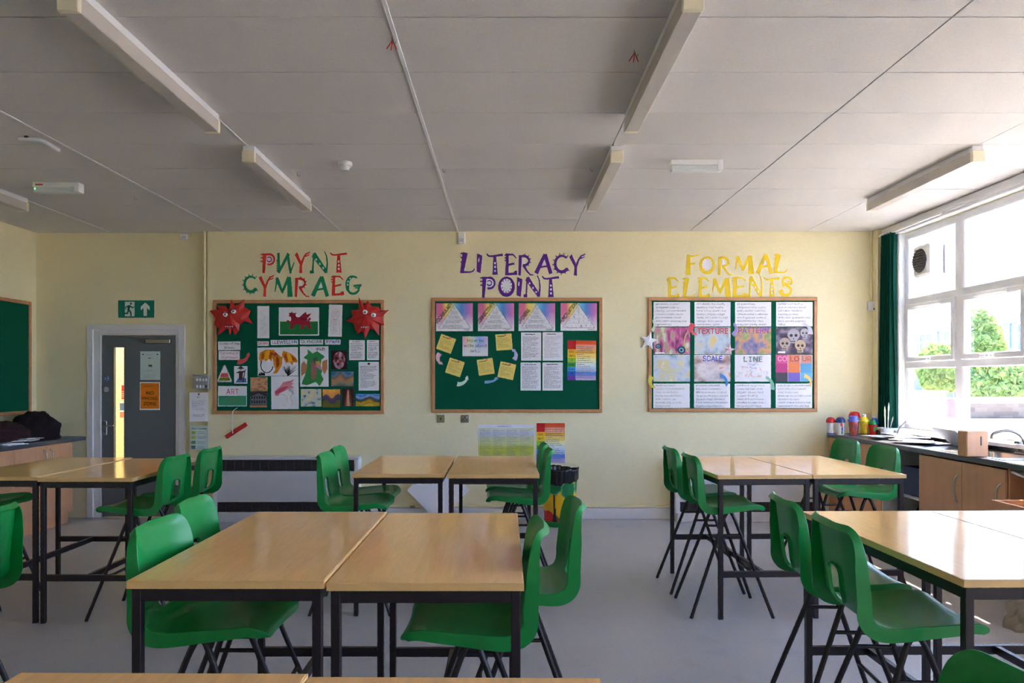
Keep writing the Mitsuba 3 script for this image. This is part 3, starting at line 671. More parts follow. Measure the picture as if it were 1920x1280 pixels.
for px, tx, c in (((482.6, 639.6, 504, 648.2), 'DEWI', lin(196, 80, 84)), ((507.6, 637, 559, 646.3), 'LLEWELLYN', lin(96, 104, 150)), ((562, 636.4, 605.6, 645.6), 'GLYNDWR', lin(120, 130, 120)), ((609.5, 636.4, 638.5, 645.8), 'RYWFE', lin(70, 90, 170))):
    sheet('name_strip', px, f'name strip reading {tx} in coloured capitals', 'sign', words([tx], [c], True, 0.62), 0.8 if tx == 'LLEWELLYN' else 0)
sheet('text_sheet', (654.6, 637.6, 684, 675), 'white sheet of small text below the right mask, left of two', 'sheet', letter_sheet(11, 9, col=GREY))
sheet('text_sheet', (688, 637.4, 711, 675), 'white sheet of small text below the right mask, right of two', 'sheet', letter_sheet(12, 9, col=GREY))
sheet('text_sheet', (672.5, 678, 710.8, 732), 'white letter with a small seal at the right edge of the Welsh board', 'sheet', letter_sheet(13, 15, False, GREY, True))
def orange_dragon(k, w, h):
    S = lambda P: affinity.scale(Polygon(P).buffer(0), w, h, origin=(0, 0))
    L = [(-.47, .12), (-.44, .32), (-.30, .42), (-.08, .42), (-.06, .30), (-.12, .20), (-.16, .02), (-.22, .10), (-.30, .02), (-.36, .10), (-.42, -.02)]
    R = [(.10, .22), (.14, .38), (.30, .30), (.44, .14), (.49, .02), (.47, -.05), (.38, -.02), (.36, -.14), (.28, -.02), (.20, -.06)]
    for P in (L, R):
        k.poly(S(P), lin(214, 128, 24)); k.poly(affinity.scale(S(P), .75, .6).intersection(S(P)), lin(168, 78, 20)); k.poly(affinity.scale(S(P), .35, .9, origin='center').intersection(S(P)), lin(240, 170, 40))
    k.poly(S([(-.13, .24), (-.02, .30), (.06, .18), (.12, .16), (.10, -.12), (-.02, -.40), (-.13, -.42), (-.06, -.28), (-.10, -.10)]), lin(206, 130, 30))
    k.poly(S([(-.02, .2), (.03, .1), (.04, -.1), (-.03, -.25), (-.05, .05)]), lin(150, 60, 24))
    k.poly(S([(-.14, .26), (-.04, .34), (.0, .24), (-.06, .18)]), lin(190, 60, 60))
    k.poly(affinity.scale(LineString(arc(-.27, -.12, .15, .26, 150, 350, 20)).buffer(.012), w, h, origin=(0, 0)), lin(30, 26, 30))
    rs = np.random.default_rng(4)
    for i in range(30):
        x, b = rs.uniform(.08, .48), rs.uniform(-.02, .02)
        k.poly(affinity.scale(st([(.25 + b, -.5), (x, rs.uniform(-.3, -.15))], .012, .005), w, h, origin=(0, 0)).intersection(rect(-w / 2, -h / 2, w / 2, h / 2)), lin(30, 28, 32))
    for i in range(9):
        x = rs.uniform(-.47, -.33); k.poly(S([(x - .03, -.48), (x + .03, -.48), (x + .01, rs.uniform(-.4, -.32))]), lin(30, 28, 32))
sheet('painting', (483, 651, 559, 704.5), 'painting of an orange winged dragon over black branches', 'painting', orange_dragon, 0.9)
def green_map(k, w, h):
    rs = np.random.default_rng(9)
    P = [(-.22, .40), (-.05, .30), (.10, .36), (.22, .30), (.34, .24), (.24, .18), (.20, .02), (.26, -.1), (.22, -.2), (.30, -.32), (.18, -.46), (.05, -.36), (-.08, -.40), (-.25, -.44), (-.42, -.42), (-.30, -.2), (-.24, .0), (-.22, .18), (-.34, .22), (-.2, .30)]
    k.poly(affinity.scale(Polygon(P).buffer(.02).buffer(0), w, h, origin=(0, 0)), lin(52, 142, 72))
    S = lambda P: affinity.scale(Polygon(P).buffer(0), w, h, origin=(0, 0))
    k.poly(S([(-.46, .05), (-.36, .14), (-.24, .02), (-.30, -.15), (-.46, -.24)]), lin(186, 128, 92)); k.poly(S([(.28, .12), (.46, .18), (.47, -.05), (.36, -.2), (.28, -.08)]), lin(190, 130, 90))
    k.poly(S([(-.12, .1), (.02, .16), (.10, .02), (.08, -.2), (.04, -.32), (-.10, -.34), (-.12, -.1)]), lin(150, 104, 98)); k.poly(S([(-.04, .2), (.10, .24), (.12, .1), (.0, .08)]), lin(78, 92, 92))
    k.poly(S([(.03, .12), (.18, .14), (.24, .04), (.12, .0)]), lin(206, 160, 80)); k.poly(S([(.0, .02), (.2, .04), (.3, -.12), (.16, -.06)]), lin(196, 140, 170))
    k.text('WALES', w * .22, h * .40, h * .06, lin(60, 30, 60), width=w * .32, bold=True, centre=True)
sheet('painting', (562.5, 649, 616, 724.7), 'painting of a green map shaped like Wales with a dragon head, titled WALES', 'painting', green_map, 0.3)
def dark_face(k, w, h):
    def fn(u, v):
        a = nz(u, v, 7, 2); f = ((u - .5) / .36) ** 2 + ((v - .48) / .46) ** 2
        c = ramp(np.clip(a * 1.5 - .25, 0, 1), [(0, lin(60, 24, 34)), (.4, lin(150, 60, 70)), (.7, lin(190, 170, 180)), (1, lin(120, 130, 160))])
        eye = np.exp(-(((u - .32) / .12) ** 2 + ((v - .6) / .06) ** 2)) + np.exp(-(((u - .68) / .12) ** 2 + ((v - .6) / .06) ** 2)) + .7 * np.exp(-(((u - .5) / .16) ** 2 + ((v - .27) / .04) ** 2))
        c = c * (1 - .85 * np.clip(eye, 0, 1))[:, None]
        return np.where((f < 1)[:, None], c, np.array(lin(44, 20, 34)))
    k.grid(-w / 2, -h / 2, w / 2, h / 2, 34, 40, fn)
sheet('painting', (621, 657, 651, 692), 'small dark painting of a face in red, white and blue', 'painting', dark_face, 0, shape=lambda w, h: Polygon(arc(0, 0, w * .52, h * .52, 0, 350, 24)).intersection(rect(-w / 2, -h / 2, w / 2, h / 2)).union(rect(-w * .5, -h * .2, w * .5, h * .5)))
def landscape(stops, f=5, seed=1, wob=.18, nx=44, ny=30):
    def fn(k, w, h):
        k.grid(-w / 2, -h / 2, w / 2, h / 2, nx, ny, lambda u, v: ramp(v + wob * (nz(u, v, f, seed) * 2 - 1) + .10 * np.sin(u * 9 + seed), stops) * (0.75 + 0.5 * nz(u, v, 16, seed + 5))[:, None])
    return fn
sheet('painting', (621, 696, 663, 724), 'painting of a brown rocky landscape under a pale blue sky', 'painting', landscape([(0, lin(90, 100, 104)), (.25, lin(150, 140, 110)), (.5, lin(186, 128, 82)), (.7, lin(120, 110, 100)), (.85, lin(110, 140, 170)), (1, lin(60, 110, 140))]))
sheet('painting', (605, 729.5, 638, 763.7), 'painting of purple hills under an orange sunset sky', 'painting', landscape([(0, lin(100, 104, 40)), (.28, lin(104, 96, 50)), (.34, lin(76, 66, 96)), (.6, lin(90, 76, 110)), (.64, lin(226, 150, 70)), (1, lin(246, 184, 84))], 2.4, 3, .07))
sheet('painting', (642, 728, 663.5, 761), 'dark painting of a glowing spire', 'painting', lambda k, w, h: k.grid(-w / 2, -h / 2, w / 2, h / 2, 26, 34, lambda u, v: ramp(np.clip(np.exp(-(np.abs(u - .5) / (.06 + .2 * (1 - v))) ** 2) * (v < .92) * (.4 + .9 * nz(u, v, 14, 8)), 0, 1), [(0, lin(60, 26, 30)), (.5, lin(150, 80, 60)), (1, lin(232, 196, 160))])))
sheet('painting', (667, 738, 712, 761.3), 'bright painting of yellow fields below blue mountains', 'painting', landscape([(0, lin(214, 176, 60)), (.2, lin(150, 140, 40)), (.32, lin(206, 150, 50)), (.48, lin(70, 84, 50)), (.62, lin(70, 84, 120)), (.75, lin(150, 180, 220)), (.9, lin(60, 120, 200)), (1, lin(90, 150, 220))], 5, 6, .16))
sheet('painting', (564, 729, 602.5, 762), 'pale painting with grey and cream blots', 'painting', lambda k, w, h: k.grid(-w / 2, -h / 2, w / 2, h / 2, 44, 38, lambda u, v: ramp(nz(u, v, 5, 11) * 1.7 - .35, [(0, lin(60, 74, 80)), (.22, lin(140, 160, 170)), (.34, lin(196, 204, 200)), (.6, lin(204, 200, 168)), (1, lin(222, 210, 160))])))
sheet('painting', (469.5, 707, 501.8, 733.3), 'orange brown abstract painting left of the pink dragon head', 'painting', lambda k, w, h: k.grid(-w / 2, -h / 2, w / 2, h / 2, 36, 30, lambda u, v: ramp(nz(u, v, 6, 15) * 1.6 - .3, [(0, lin(120, 76, 50)), (.4, lin(190, 130, 96)), (.7, lin(214, 168, 130)), (1, lin(150, 120, 80))])), 0.4)
def building(k, w, h):
    k.box(-w / 2, -h / 2, w / 2, h / 2, lin(66, 54, 60)); k.poly(Polygon([(-w * .47, h * .2), (0, h * .44), (w * .47, h * .2), (w * .47, -h * .34), (-w * .47, -h * .34)]), lin(104, 104, 112))
    for r in (.08, -.2):
        for i in range(6): k.box(w * (-.42 + i * .148), h * r, w * (-.34 + i * .148), h * (r + .14), lin(46, 44, 54))
    k.box(-w / 2, -h / 2, w / 2, -h * .36, lin(176, 128, 88))
sheet('painting', (468.5, 735, 501, 763.7), 'grey picture of a gabled building with rows of windows', 'painting', building)
def pink_dragon(k, w, h):
    S = lambda P: affinity.scale(Polygon(P).buffer(0), w, h, origin=(0, 0))
    k.poly(S([(-.38, .04), (-.30, .10), (-.16, .20), (-.06, .32), (.16, .36), (.36, .40), (.24, .30), (.34, .28), (.22, .22), (.34, .16), (.14, .12), (.02, .06), (-.18, -.02), (-.24, -.10), (-.36, -.08)]), lin(216, 140, 150))
    k.poly(S([(-.36, .03), (-.22, .10), (-.05, .18), (.14, .2), (-.0, .08), (-.2, .0), (-.33, -.05)]), lin(196, 76, 100)); k.poly(S([(-.02, .26), (.2, .34), (.3, .38), (.1, .26)]), lin(206, 110, 130))
    for i in range(7): k.poly(affinity.scale(st([(.10 + .03 * i, .10 - .02 * i), (.30 + .01 * i, .16 - .04 * i)], .012, .004), w, h, origin=(0, 0)), lin(80, 60, 70))
    for q in ([(-.18, -.04), (.02, -.08), (.10, -.2), (.02, -.36)], [(.26, -.02), (.18, -.16), (.28, -.3), (.22, -.42)], [(-.1, -.34), (.02, -.42)]): k.poly(affinity.scale(st(q, .02, .012), w, h, origin=(0, 0)), lin(216, 196, 160))
sheet('drawing', (508.6, 705, 560, 766.8), 'white drawing of a pink crayon dragon head', 'drawing', pink_dragon, 0.5)
def art_sign(k, w, h):
    k.box(-w * .48, -h * .46, w * .48, 0.02 * h, lin(60, 150, 110)); k.text('ART', 0, h * .10, h * .26, lin(206, 70, 110), width=w * .44, centre=True)
    k.text('CELF', 0, -h * .28, h * .20, lin(120, 140, 90), width=w * .52, centre=True)
sheet('art_sign', (408.7, 723.5, 463, 761.5), 'white and green sign reading ART at the lower left of the Welsh board', 'sign', art_sign)
def warn(w, h): return Polygon([(-w * .42, -h * .42), (w * .42, -h * .42), (0, h * .42)]).buffer(w * .08)
def tri_sign(k, w, h):
    g = Polygon([(-w * .40, -h * .40), (w * .40, -h * .40), (0, h * .40)])
    k.poly(warn(w, h).difference(g.buffer(w * .045)).buffer(-.0006), GREY)
    k.poly(g.intersection(rect(-w, -h, w, -h * .22)), lin(120, 140, 40)); k.poly(g.intersection(rect(-w, -h * .20, w, h * .02)), lin(206, 80, 80))
sheet('triangle_sign', (406.7, 683, 435.3, 717), 'triangular road sign card in white, red and green', 'sign', tri_sign, shape=warn)
sheet('figure_card', (439, 686, 464, 719), 'small card with a dark witch figure in a blue skirt', 'card', lambda k, w, h: [k.poly(affinity.scale(Polygon(P).buffer(0), w, h, origin=(0, 0)), c) for P, c in (([(-.4, -.44), (.46, -.44), (.40, -.2), (.1, -.14), (-.2, -.2)], lin(70, 120, 180)), ([(-.14, -.3), (.12, -.3), (.16, .1), (.4, .24), (.1, .22), (-.12, .22), (-.4, .1), (-.14, .1)], lin(70, 50, 56)), ([(-.12, .26), (.12, .26), (.1, .34), (-.08, .34)], lin(200, 160, 140)), ([(-.26, .34), (.26, .34), (.04, .5), (-.04, .5)], lin(60, 56, 64)), ([(.3, .3), (.36, .3), (.2, -.44), (.14, -.44)], lin(60, 40, 40)))])
def arrow_shape():
    """curved paper arrow: wide tail at the lower left, head at the upper right"""
    t = np.linspace(0, 1, 12); a = np.radians(-100 + 78 * t); w = .44 - .26 * t
    P = lambda r, a: np.column_stack([-.45 + r * np.cos(a), .45 + r * np.sin(a)])
    out, inn = P(.78 + w / 2, a), P(.78 - w / 2, a)
    e = math.radians(-22); n, tg = np.array([math.cos(e), math.sin(e)]), np.array([-math.sin(e), math.cos(e)])
    c = np.array([-.45, .45]) + .78 * n
    return Polygon(np.vstack([out, [c + n * .19, c + tg * .36 + n * -.06, c - n * .19], inn[::-1]]))
def paper_arrow(px, label, c, deg=0.0, mirror=False, lift=0.002, y=YP):
    cx, cz, w, h = rel(*px, y)
    a = arrow_shape()
    if mirror: a = affinity.scale(a, -1, 1, origin=(0, 0))
    a = affinity.rotate(a, deg, origin=(0, 0)); b = a.bounds
    a = affinity.scale(affinity.translate(a, -(b[0] + b[2]) / 2, -(b[1] + b[3]) / 2), w / (b[2] - b[0]), h / (b[3] - b[1]), origin=(0, 0))
    t = thing('paper_arrow', label, 'paper arrow')
    obj('arrow', up(extrude(a, 0.0015, lift), cx, cz, y), 'paper', t)
    k = Ink(); k.z = lift + 0.0015; k.poly(max(polys(a.buffer(-.0008)), key=lambda q: q.area), c); m, cc = k.done()
    obj('print', up(m, cx, cz, y), 'print', t, color=cc)
paper_arrow((445, 660, 469, 682.5), 'red curved paper arrow pointing out of the Cymraeg yr Wythnos card', lin(226, 70, 84), 0, False, 0.004)
# dragon masks
MASK = {1: [(65, 700), (150, 688), (132, 652), (215, 660), (240, 690), (268, 598), (300, 655), (332, 640), (387, 592), (388, 665), (445, 702), (425, 755), (468, 826), (392, 795), (345, 832), (336, 892), (300, 925), (272, 880), (228, 868), (138, 932), (152, 862), (104, 830), (122, 770)],
        2: [(1314, 796), (1384, 758), (1372, 698), (1440, 690), (1444, 575), (1490, 655), (1526, 608), (1560, 660), (1626, 665), (1648, 700), (1722, 694), (1652, 762), (1680, 836), (1632, 832), (1630, 936), (1590, 882), (1545, 866), (1502, 956), (1476, 892), (1428, 915), (1404, 862), (1392, 812)]}
def mask(px, label, seed, tongue):
    cx, cz, w, h = rel(*px, YB); g = np.random.default_rng(seed)
    t = thing('dragon_mask', label, 'mask')
    O = np.array(MASK[seed], float) / 4.924 + [380, 440]
    O = np.column_stack([wx(O[:, 0], YB - .03) - cx, wz(O[:, 1], YB - .03) - cz]); n = len(O)
    if not Polygon(O).exterior.is_ccw: O = O[::-1]
    c0 = np.array([.0, .02 * h]); dd = O - c0
    I = c0 + dd / np.linalg.norm(dd, axis=1, keepdims=True) * np.minimum(np.linalg.norm(dd, axis=1, keepdims=True) * .62, .26 * w)
    V = [(*c0, .085)] + [(*q, .062) for q in I] + [(*q, .034) for q in O]
    F = []
    for i in range(n):
        j = (i + 1) % n
        F += [[0, 1 + i, 1 + j], [1 + i, 1 + n + i, 1 + n + j], [1 + i, 1 + n + j, 1 + j]]
    m = solidify(np.array(V), np.array(F), 0.004)
    obj('face', up(m, cx, cz, YB - .004), 'red_card', t)
    sn = trimesh.convex.convex_hull(np.array([(-.02, .02, .07), (.02, .02, .07), (-.045, -.24 * h, .06), (.045, -.24 * h, .06), (-.03, -.2 * h, .115), (.03, -.2 * h, .115), (0, .03, .085)]))
    obj('snout', up(sn, cx, cz, YB), 'red_card', t)
    for k, (u, v) in enumerate(((210, 735), (285, 706)) if seed == 1 else ((1500, 713), (1576, 741))):
        ex, ez = wx(380 + u / 4.924, YB - .08), wz(440 + v / 4.924, YB - .08)
        ek = obj('eye', up(lathe([(0, .016), (.018, .012), (.025, .002), (.025, -.03), (0, -.03)], 18), ex, ez, YB - .082), 'paper', t, smooth=30)
        obj('pupil', up(lathe([(0, .0185), (.008, .017), (.011, .010), (0, .010)], 14), ex + .002, ez - .003, YB - .082), 'dark_grille', ek)
        if seed == 1: obj('brow', up(bx(-.028, .028, .012, .019, -.01, .016), ex, ez, YB - .082, 14 if k else -6), 'dark_grille', t)
    for k in range(5): obj('tooth', up(Polygon_cone(.006, .018), cx - .036 + .018 * k, cz - .235 * h, YB - .112), 'paper', t)
    if tongue: obj('tongue', up(extrude(Polygon([(-.01, 0), (.01, 0), (.012, -.06), (.0, -.085), (-.012, -.06)]), .003, .08), cx, cz - .24 * h, YB), 'cutout_red', t)
def Polygon_cone(r, h): return trimesh.Trimesh(*(lambda m: (m.vertices * [1, -1, 1], m.faces[:, ::-1]))(turn(trimesh.creation.cone(r, h, sections=6), -90, (1, 0, 0))), process=False)
mask((398, 558, 475, 632), 'red spiky paper dragon mask at the upper left corner of the Welsh board', 1, True)
mask((648, 556, 728, 634), 'red spiky paper dragon mask at the upper right corner of the Welsh board', 2, False)
# hanging red card on a string
t = thing('red_tag', 'red card strip hanging on a white string below the Welsh board', 'tag')
xr, zr = wx(443, YB - .02), wz(807, YB - .02)
obj('card', turn(bx(xr - .13, xr + .13, YB - .028, YB - .012, zr - .022, zr + .022, .003), -33, (0, 1, 0), (xr, YB - .02, zr)), 'red_card', t)
obj('string', tube(bend([(wx(447), YB - .03, wz(764)), (wx(439), YB - .035, wz(769)), (wx(436), YB - .034, wz(785)), (wx(438.5), YB - .030, wz(812))], .03), .0045, 6), 'white_paint', t, smooth=60)

# -- board 2
def pyramid(word, seed, marks=None):
    def fn(k, w, h):
        def bg(u, v):
            c = ramp(u + .06 * (nz(u, v, 6, seed) - .5), [(0, lin(216, 120, 170)), (.16, lin(226, 120, 150)), (.26, lin(244, 214, 110)), (.42, lin(236, 226, 150)), (.55, lin(120, 190, 230)), (.70, lin(70, 140, 210)), (.84, lin(170, 130, 210)), (1, lin(230, 130, 190))])
            a = np.clip((v - .12) / .5 + (nz(u * 3, v, 5, seed + 2) - .5), 0, 1)[:, None]
            return c * a + np.array(WHITE) * (1 - a)
        k.grid(-w / 2, -h / 2, w / 2, h / 2, 40, 26, bg)
        tri = Polygon([(-w * .44, -h * .40), (w * .44, -h * .40), (0, h * .45)])
        k.poly(tri, WHITE); k.poly(tri.exterior.buffer(.0014), lin(70, 70, 80))
        rows = [.23, .08, -.07, -.23]
        for r in rows:
            hw = w * .44 * (.45 - r) / .85; k.box(-hw, h * r - .0007, hw, h * r + .0007, lin(90, 90, 100))
        for i, r in enumerate([.23, .08, -.07, -.23, -.40]):
            hw = w * .44 * (.45 - r - .13) / .85
            if marks is None or not marks[i][0]: k.lines(-hw * .85, h * (r + .13), hw * .85, h * (r + .02), 2, GREY, seed * 7 + i, .4)
            else:
                for j, ch in enumerate(marks[i]): k.text(ch, (j - (len(marks[i]) - 1) / 2) * w * .13, h * (r + .03), h * .075, BLACK, bold=True, centre=True)
        k.text(word, -w * .47, -h * .26, h * .13, BLACK, width=h * .92 if len(word) > 8 else h * .62, deg=52, bold=True)
        k.lines(w * .25, -h * .43, w * .44, -h * .48, 1, BLACK, seed, .4)
    return fn
for n, (px, wd) in enumerate((((817.7, 568.5, 886.6, 620.6), 'VOCABULARY'), ((896, 568.5, 964, 620.4), 'CONNECTIVES'), ((972.5, 568.5, 1041, 620.2), 'OPENERS'), ((1051, 568.2, 1119.2, 619.8), 'PUNCTUATION'))):
    sheet('pyramid_poster', px, f'glossy rainbow poster of a white pyramid titled {wd}', 'poster', pyramid(wd, n + 2, [[''], ['?'], ['?', ',', '!'], ["'", ',', '?', '!', '"'], ['...', ';', ',', '()', '?', '!']] if n == 3 else None))
for (u, v), sz, deg, lab in (((836.4, 644.5), 29.5, -20, 'upper left of the LITERACY POINT board'), ((853, 688.5), 29.5, -18, 'lower left, above the pale green arrow'), ((944.9, 641), 30.5, 4, 'upper right, beside the purple arrow'), ((910.7, 687.4), 30, 8.5, 'in the lower middle, above the blue arrow'), ((950.3, 694.8), 30, -12, 'lower right, next to the white text sheets')):
    def note(k, w, h, sd=int(u)):
        k.lines(-w * .36, h * .42, w * .2, h * .30, 1, lin(120, 90, 40), sd, .5); k.lines(-w * .42, h * .26, w * .42, -h * .36, 8, lin(170, 146, 70), sd, .3)
    sheet('yellow_note', (u - sz / 2, v - sz / 2, u + sz / 2, v + sz / 2), f'yellow square note with a pink pin, {lab}', 'note', note, deg, paper='yellow_paper', pin=True)
def howto(k, w, h):
    def bg(u, v):
        c = ramp(u, [(0, lin(226, 170, 210)), (.25, lin(238, 222, 170)), (.42, lin(214, 226, 220)), (.65, lin(140, 180, 236)), (.85, lin(190, 190, 236)), (1, lin(220, 210, 236))])
        a = np.clip((v - .2) * 1.8 + (nz(u * 3, v, 4, 3) - .5), 0, 1)[:, None]; return c * a + np.array(WHITE) * (1 - a)
    k.grid(-w / 2, -h / 2, w / 2, h / 2, 30, 20, bg)
    for i, tx in enumerate(('How to', 'write about', 'art...')): k.text(tx, 0, h * (.22 - .26 * i), h * .15, lin(50, 50, 80), width=w * .9, centre=True)
sheet('title_sheet', (867, 630.5, 915, 667.5), 'pastel sheet reading How to write about art...', 'sheet', howto)
paper_arrow((817, 660, 831, 684), 'pink curved paper arrow left of the yellow notes, pointing down', lin(232, 186, 206), -120, False)
paper_arrow((856.5, 703.5, 878.8, 724), 'pale green curved paper arrow below the lower left yellow note', lin(206, 232, 214), 0)
paper_arrow((908, 706, 934.5, 718.6), 'light blue curved paper arrow below the lower middle yellow note', lin(120, 170, 226), 0)
paper_arrow((958.5, 653, 971, 676.5), 'lilac curved paper arrow right of the upper right yellow note', lin(196, 186, 226), 60, False)
for px, lab in (((977, 623, 1014.8, 676), 'upper left'), ((1017.4, 622.5, 1055.4, 676), 'upper right'), ((976, 679.4, 1014, 732), 'lower left'), ((1017, 679.2, 1055.2, 732), 'lower right')):
    sheet('text_sheet', px, f'white page of small print, {lab} of four on the LITERACY POINT board', 'sheet', letter_sheet(int(px[1] + px[0]), 24 if 'lower' in lab else 20, col=GREY if lab != 'upper right' else LGREY))
def rainbow(k, w, h):
    bands = [lin(196, 30, 40), lin(206, 36, 36), lin(240, 176, 40), lin(240, 200, 40), lin(150, 196, 60), lin(60, 164, 70), lin(60, 160, 220), lin(40, 90, 190), lin(110, 60, 160)]
    pale = [lin(226, 84, 40), lin(244, 168, 140), lin(240, 178, 70), lin(242, 214, 110), lin(240, 240, 190), lin(226, 236, 236), lin(190, 210, 236), lin(100, 140, 216), lin(186, 170, 216)]
    x1 = -w * .21
    for i, tx in enumerate(('', '', 'Gc', 'WO', 'T', 'WW', 'Exp', 'H', '')):
        y1 = h / 2 - i * h / 9; y0 = y1 - h / 9
        k.box(-w / 2, y0, x1, y1, bands[i]); 
        if tx: k.text(tx, (-w / 2 + x1) / 2, y0 + h * .03, h * .055, BLACK, width=w * .22, centre=True)
    n = 10; k.grid(x1, -h / 2, w / 2, h / 2, 3, 37, lambda u, v: ramp(1 - v, [((i + q) / 9, pale[i]) for i in range(9) for q in (.15, .85)]))
    k.lines(x1 + w * .03, h * .36, w * .44, -h * .46, 17, lin(120, 110, 130), 5, .28)
sheet('rainbow_poster', (1064, 638, 1117.5, 712.6), 'rainbow banded poster at the right edge of the LITERACY POINT board', 'poster', rainbow, -0.6)
sheet('rainbow_poster', (1006, 793, 1059.2, 867.6), 'rainbow banded poster on the wall below the board, behind two chair backs', 'poster', rainbow, 0, y=YW)
def yellow_table(k, w, h):
    k.grid(-w * .49, -h * .49, w * .49, h * .40, 30, 24, lambda u, v: ramp(v + .1 * (nz(u, v, 4, 2) - .5), [(0, lin(206, 206, 90)), (.38, lin(190, 196, 60)), (.44, lin(206, 212, 140)), (.68, lin(206, 210, 170)), (.78, lin(196, 202, 214)), (.94, lin(216, 216, 220)), (1, lin(196, 206, 60))]))
    for i in range(4): k.lines(-w * .46 + i * w * .235, h * .36, -w * .46 + (i + .9) * w * .235, -h * .46, 20, lin(150, 150, 140), 30 + i, .3)
    k.lines(-w * .15, h * .475, w * .1, h * .43, 1, lin(150, 120, 160), 9, .4)
sheet('chart_poster', (895.8, 796, 1002, 860), 'yellow and white chart poster on the wall behind the middle tables', 'poster', yellow_table, 0, y=YW)

# -- board 3
COLS = [(1225.6, 1294), (1302, 1369.8), (1378.2, 1446), (1455, 1523.7)]
W1 = [['geometric angular', 'elongated bulbous', 'chunky concave twisted', 'convex cuboid curved', 'proportioned round', 'silhouette solid square', 'symmetrical'],
      ['rich damp dry elastic', 'feathery fine fragile', 'furry fuzzy grainy hot', 'leather prickly rough', 'sandy satin smooth soft', 'spongy sticky sharp', 'woolly waxy lumpy'],
      ['striped stripy', 'chequered criss-cross', 'even marbled matching', 'ornate radial scattered', 'serial spaced spotted', 'tessellated tie-dye', 'irregular swirly tartan'],
      ['subtle contrasting', 'muted dramatic tonal', 'light dark medium', 'shading shadow', 'reflection gradient vivid', 'solid shades pigment', 'value']]
W2 = [['deep flat open', 'space in front behind', 'near far distance', 'empty crowded layers', 'wide narrow gap', 'overlapping outside', 'foreground'],
      ['proportion double', 'full-size isometric', 'life-size three-quarter', 'large small big colossal', 'gigantic huge immense', 'little massive miniature', 'petite proportionate'],
      ['confident rough bold', 'powerful light thick', 'angular strong faint', 'organic flowing', 'vertical fluent loose', 'parallel straight wavy', 'wispy jagged heavy'],
      ['bold bright complementary', 'cold colourful pastel', 'deep dusky dark', 'glowing harsh light vivid', 'monochrome warm', 'pastel sepia tinted tonal', 'translucent vibrant dull']]
nm = ['shape', 'texture', 'pattern', 'tone', 'form', 'scale', 'line', 'colour']
def wordlist(ws_, c=lin(74, 74, 96)):
    def fn(k, w, h):
        for i, tx in enumerate(ws_): k.text(tx, -w * .45, h * (.5 - (i + .80) / 7.15), h * .070, c, width=w * (.035 * len(tx) + .06))
    return fn
for (a, b), ws1, ws2, n in zip(COLS, W1, W2, range(4)):
    sheet('word_sheet', (a, 566, b, 611.8), f'white sheet of handwritten words starting with {ws1[0]}', 'sheet', wordlist(ws1))
    sheet('word_sheet', (a - .6, 718.8, b - .8, 764.5), f'white sheet of handwritten words starting with {ws2[0]}' if n else 'glossy white sheet of faint words at the lower left of the FORMAL ELEMENTS board', 'sheet', wordlist(ws2, lin(160, 156, 130) if n == 0 else lin(74, 74, 96)))
def art(seed, pal, f=(5, 3), head=None, hc=None, hy=.30, streak=True):
    def fn(k, w, h):
        def g(u, v):
            a = nz(u * f[0] / 5, v * f[1] / 5, 5, seed); b = nz(u, v, 11, seed + 3)
            return ramp(np.clip((a * .75 + b * .25) * 1.9 - .45, 0, 1), pal)
        k.grid(-w / 2, -h / 2, w / 2, h / 2, 46, 34, g)
        if head: k.text(head, 0, h * hy, h * .20, hc, width=w * .86 if len(head) > 5 else w * .55, bold=True, centre=True)
    return fn
def skulls(k, w, h):
    k.grid(-w / 2, -h / 2, w / 2, h / 2, 46, 34, lambda u, v: ramp(nz(u, v, 6, 40) * 1.6 - .3, [(0, lin(50, 40, 58)), (.5, lin(96, 80, 104)), (1, lin(150, 140, 160))]))
    for x, y, r, c in ((-.02, .22, .17, lin(170, 166, 176)), (-.26, -.08, .15, lin(178, 160, 150)), (.16, -.16, .15, lin(186, 166, 140)), (.28, .30, .12, lin(176, 176, 182))):
        k.poly(Polygon(arc(x * w, y * h, r * w, r * w * .95, 0, 350, 22)).union(rect((x - r * .55) * w, y * h - r * w * 1.35, (x + r * .55) * w, y * h)), c)
        for s in (-1, 1): k.poly(Point((x + s * r * .38) * w, y * h - r * w * .1).buffer(r * w * .24), lin(56, 46, 58))
        k.poly(Polygon([((x - .02) * w, y * h - r * w * .75), ((x + .02) * w, y * h - r * w * .75), (x * w, y * h - r * w * .45)]), lin(66, 54, 62))
        k.lines((x - r * .5) * w, y * h - r * w * .95, (x + r * .5) * w, y * h - r * w * 1.2, 1, lin(60, 50, 60), 3, .8)
    k.box(-w * .45, -h * .46, -w * .25, -h * .39, WHITE)
def toucan(k, w, h):
    k.grid(-w / 2, -h / 2, w / 2, h / 2, 46, 34, lambda u, v: ramp(np.clip(nz(u * 1.6, v * .5, 6, 50) * 1.8 - .4, 0, 1), [(0, lin(110, 60, 100)), (.3, lin(190, 80, 140)), (.55, lin(204, 150, 170)), (.75, lin(170, 160, 120)), (1, lin(214, 210, 196))]))
    for x, y, r in ((.26, -.34, .11), (-.38, -.2, .07)):
        for q, c in ((1, lin(50, 60, 76)), (.6, lin(110, 170, 196)), (.3, lin(40, 50, 60))): k.poly(Point(x * w, y * h).buffer(r * w * q), c)
    k.poly(affinity.scale(st(arc(.62, -.05, .28, .5, 130, 230), .03), w, h, origin=(0, 0)).intersection(rect(-w / 2, -h / 2, w / 2, h / 2)), lin(206, 190, 120)); k.box(-w * .46, -h * .48, -w * .2, -h * .42, WHITE)
LP = [(0, lin(176, 150, 140)), (.3, lin(226, 226, 232)), (.7, lin(232, 232, 238)), (1, lin(206, 176, 186))]
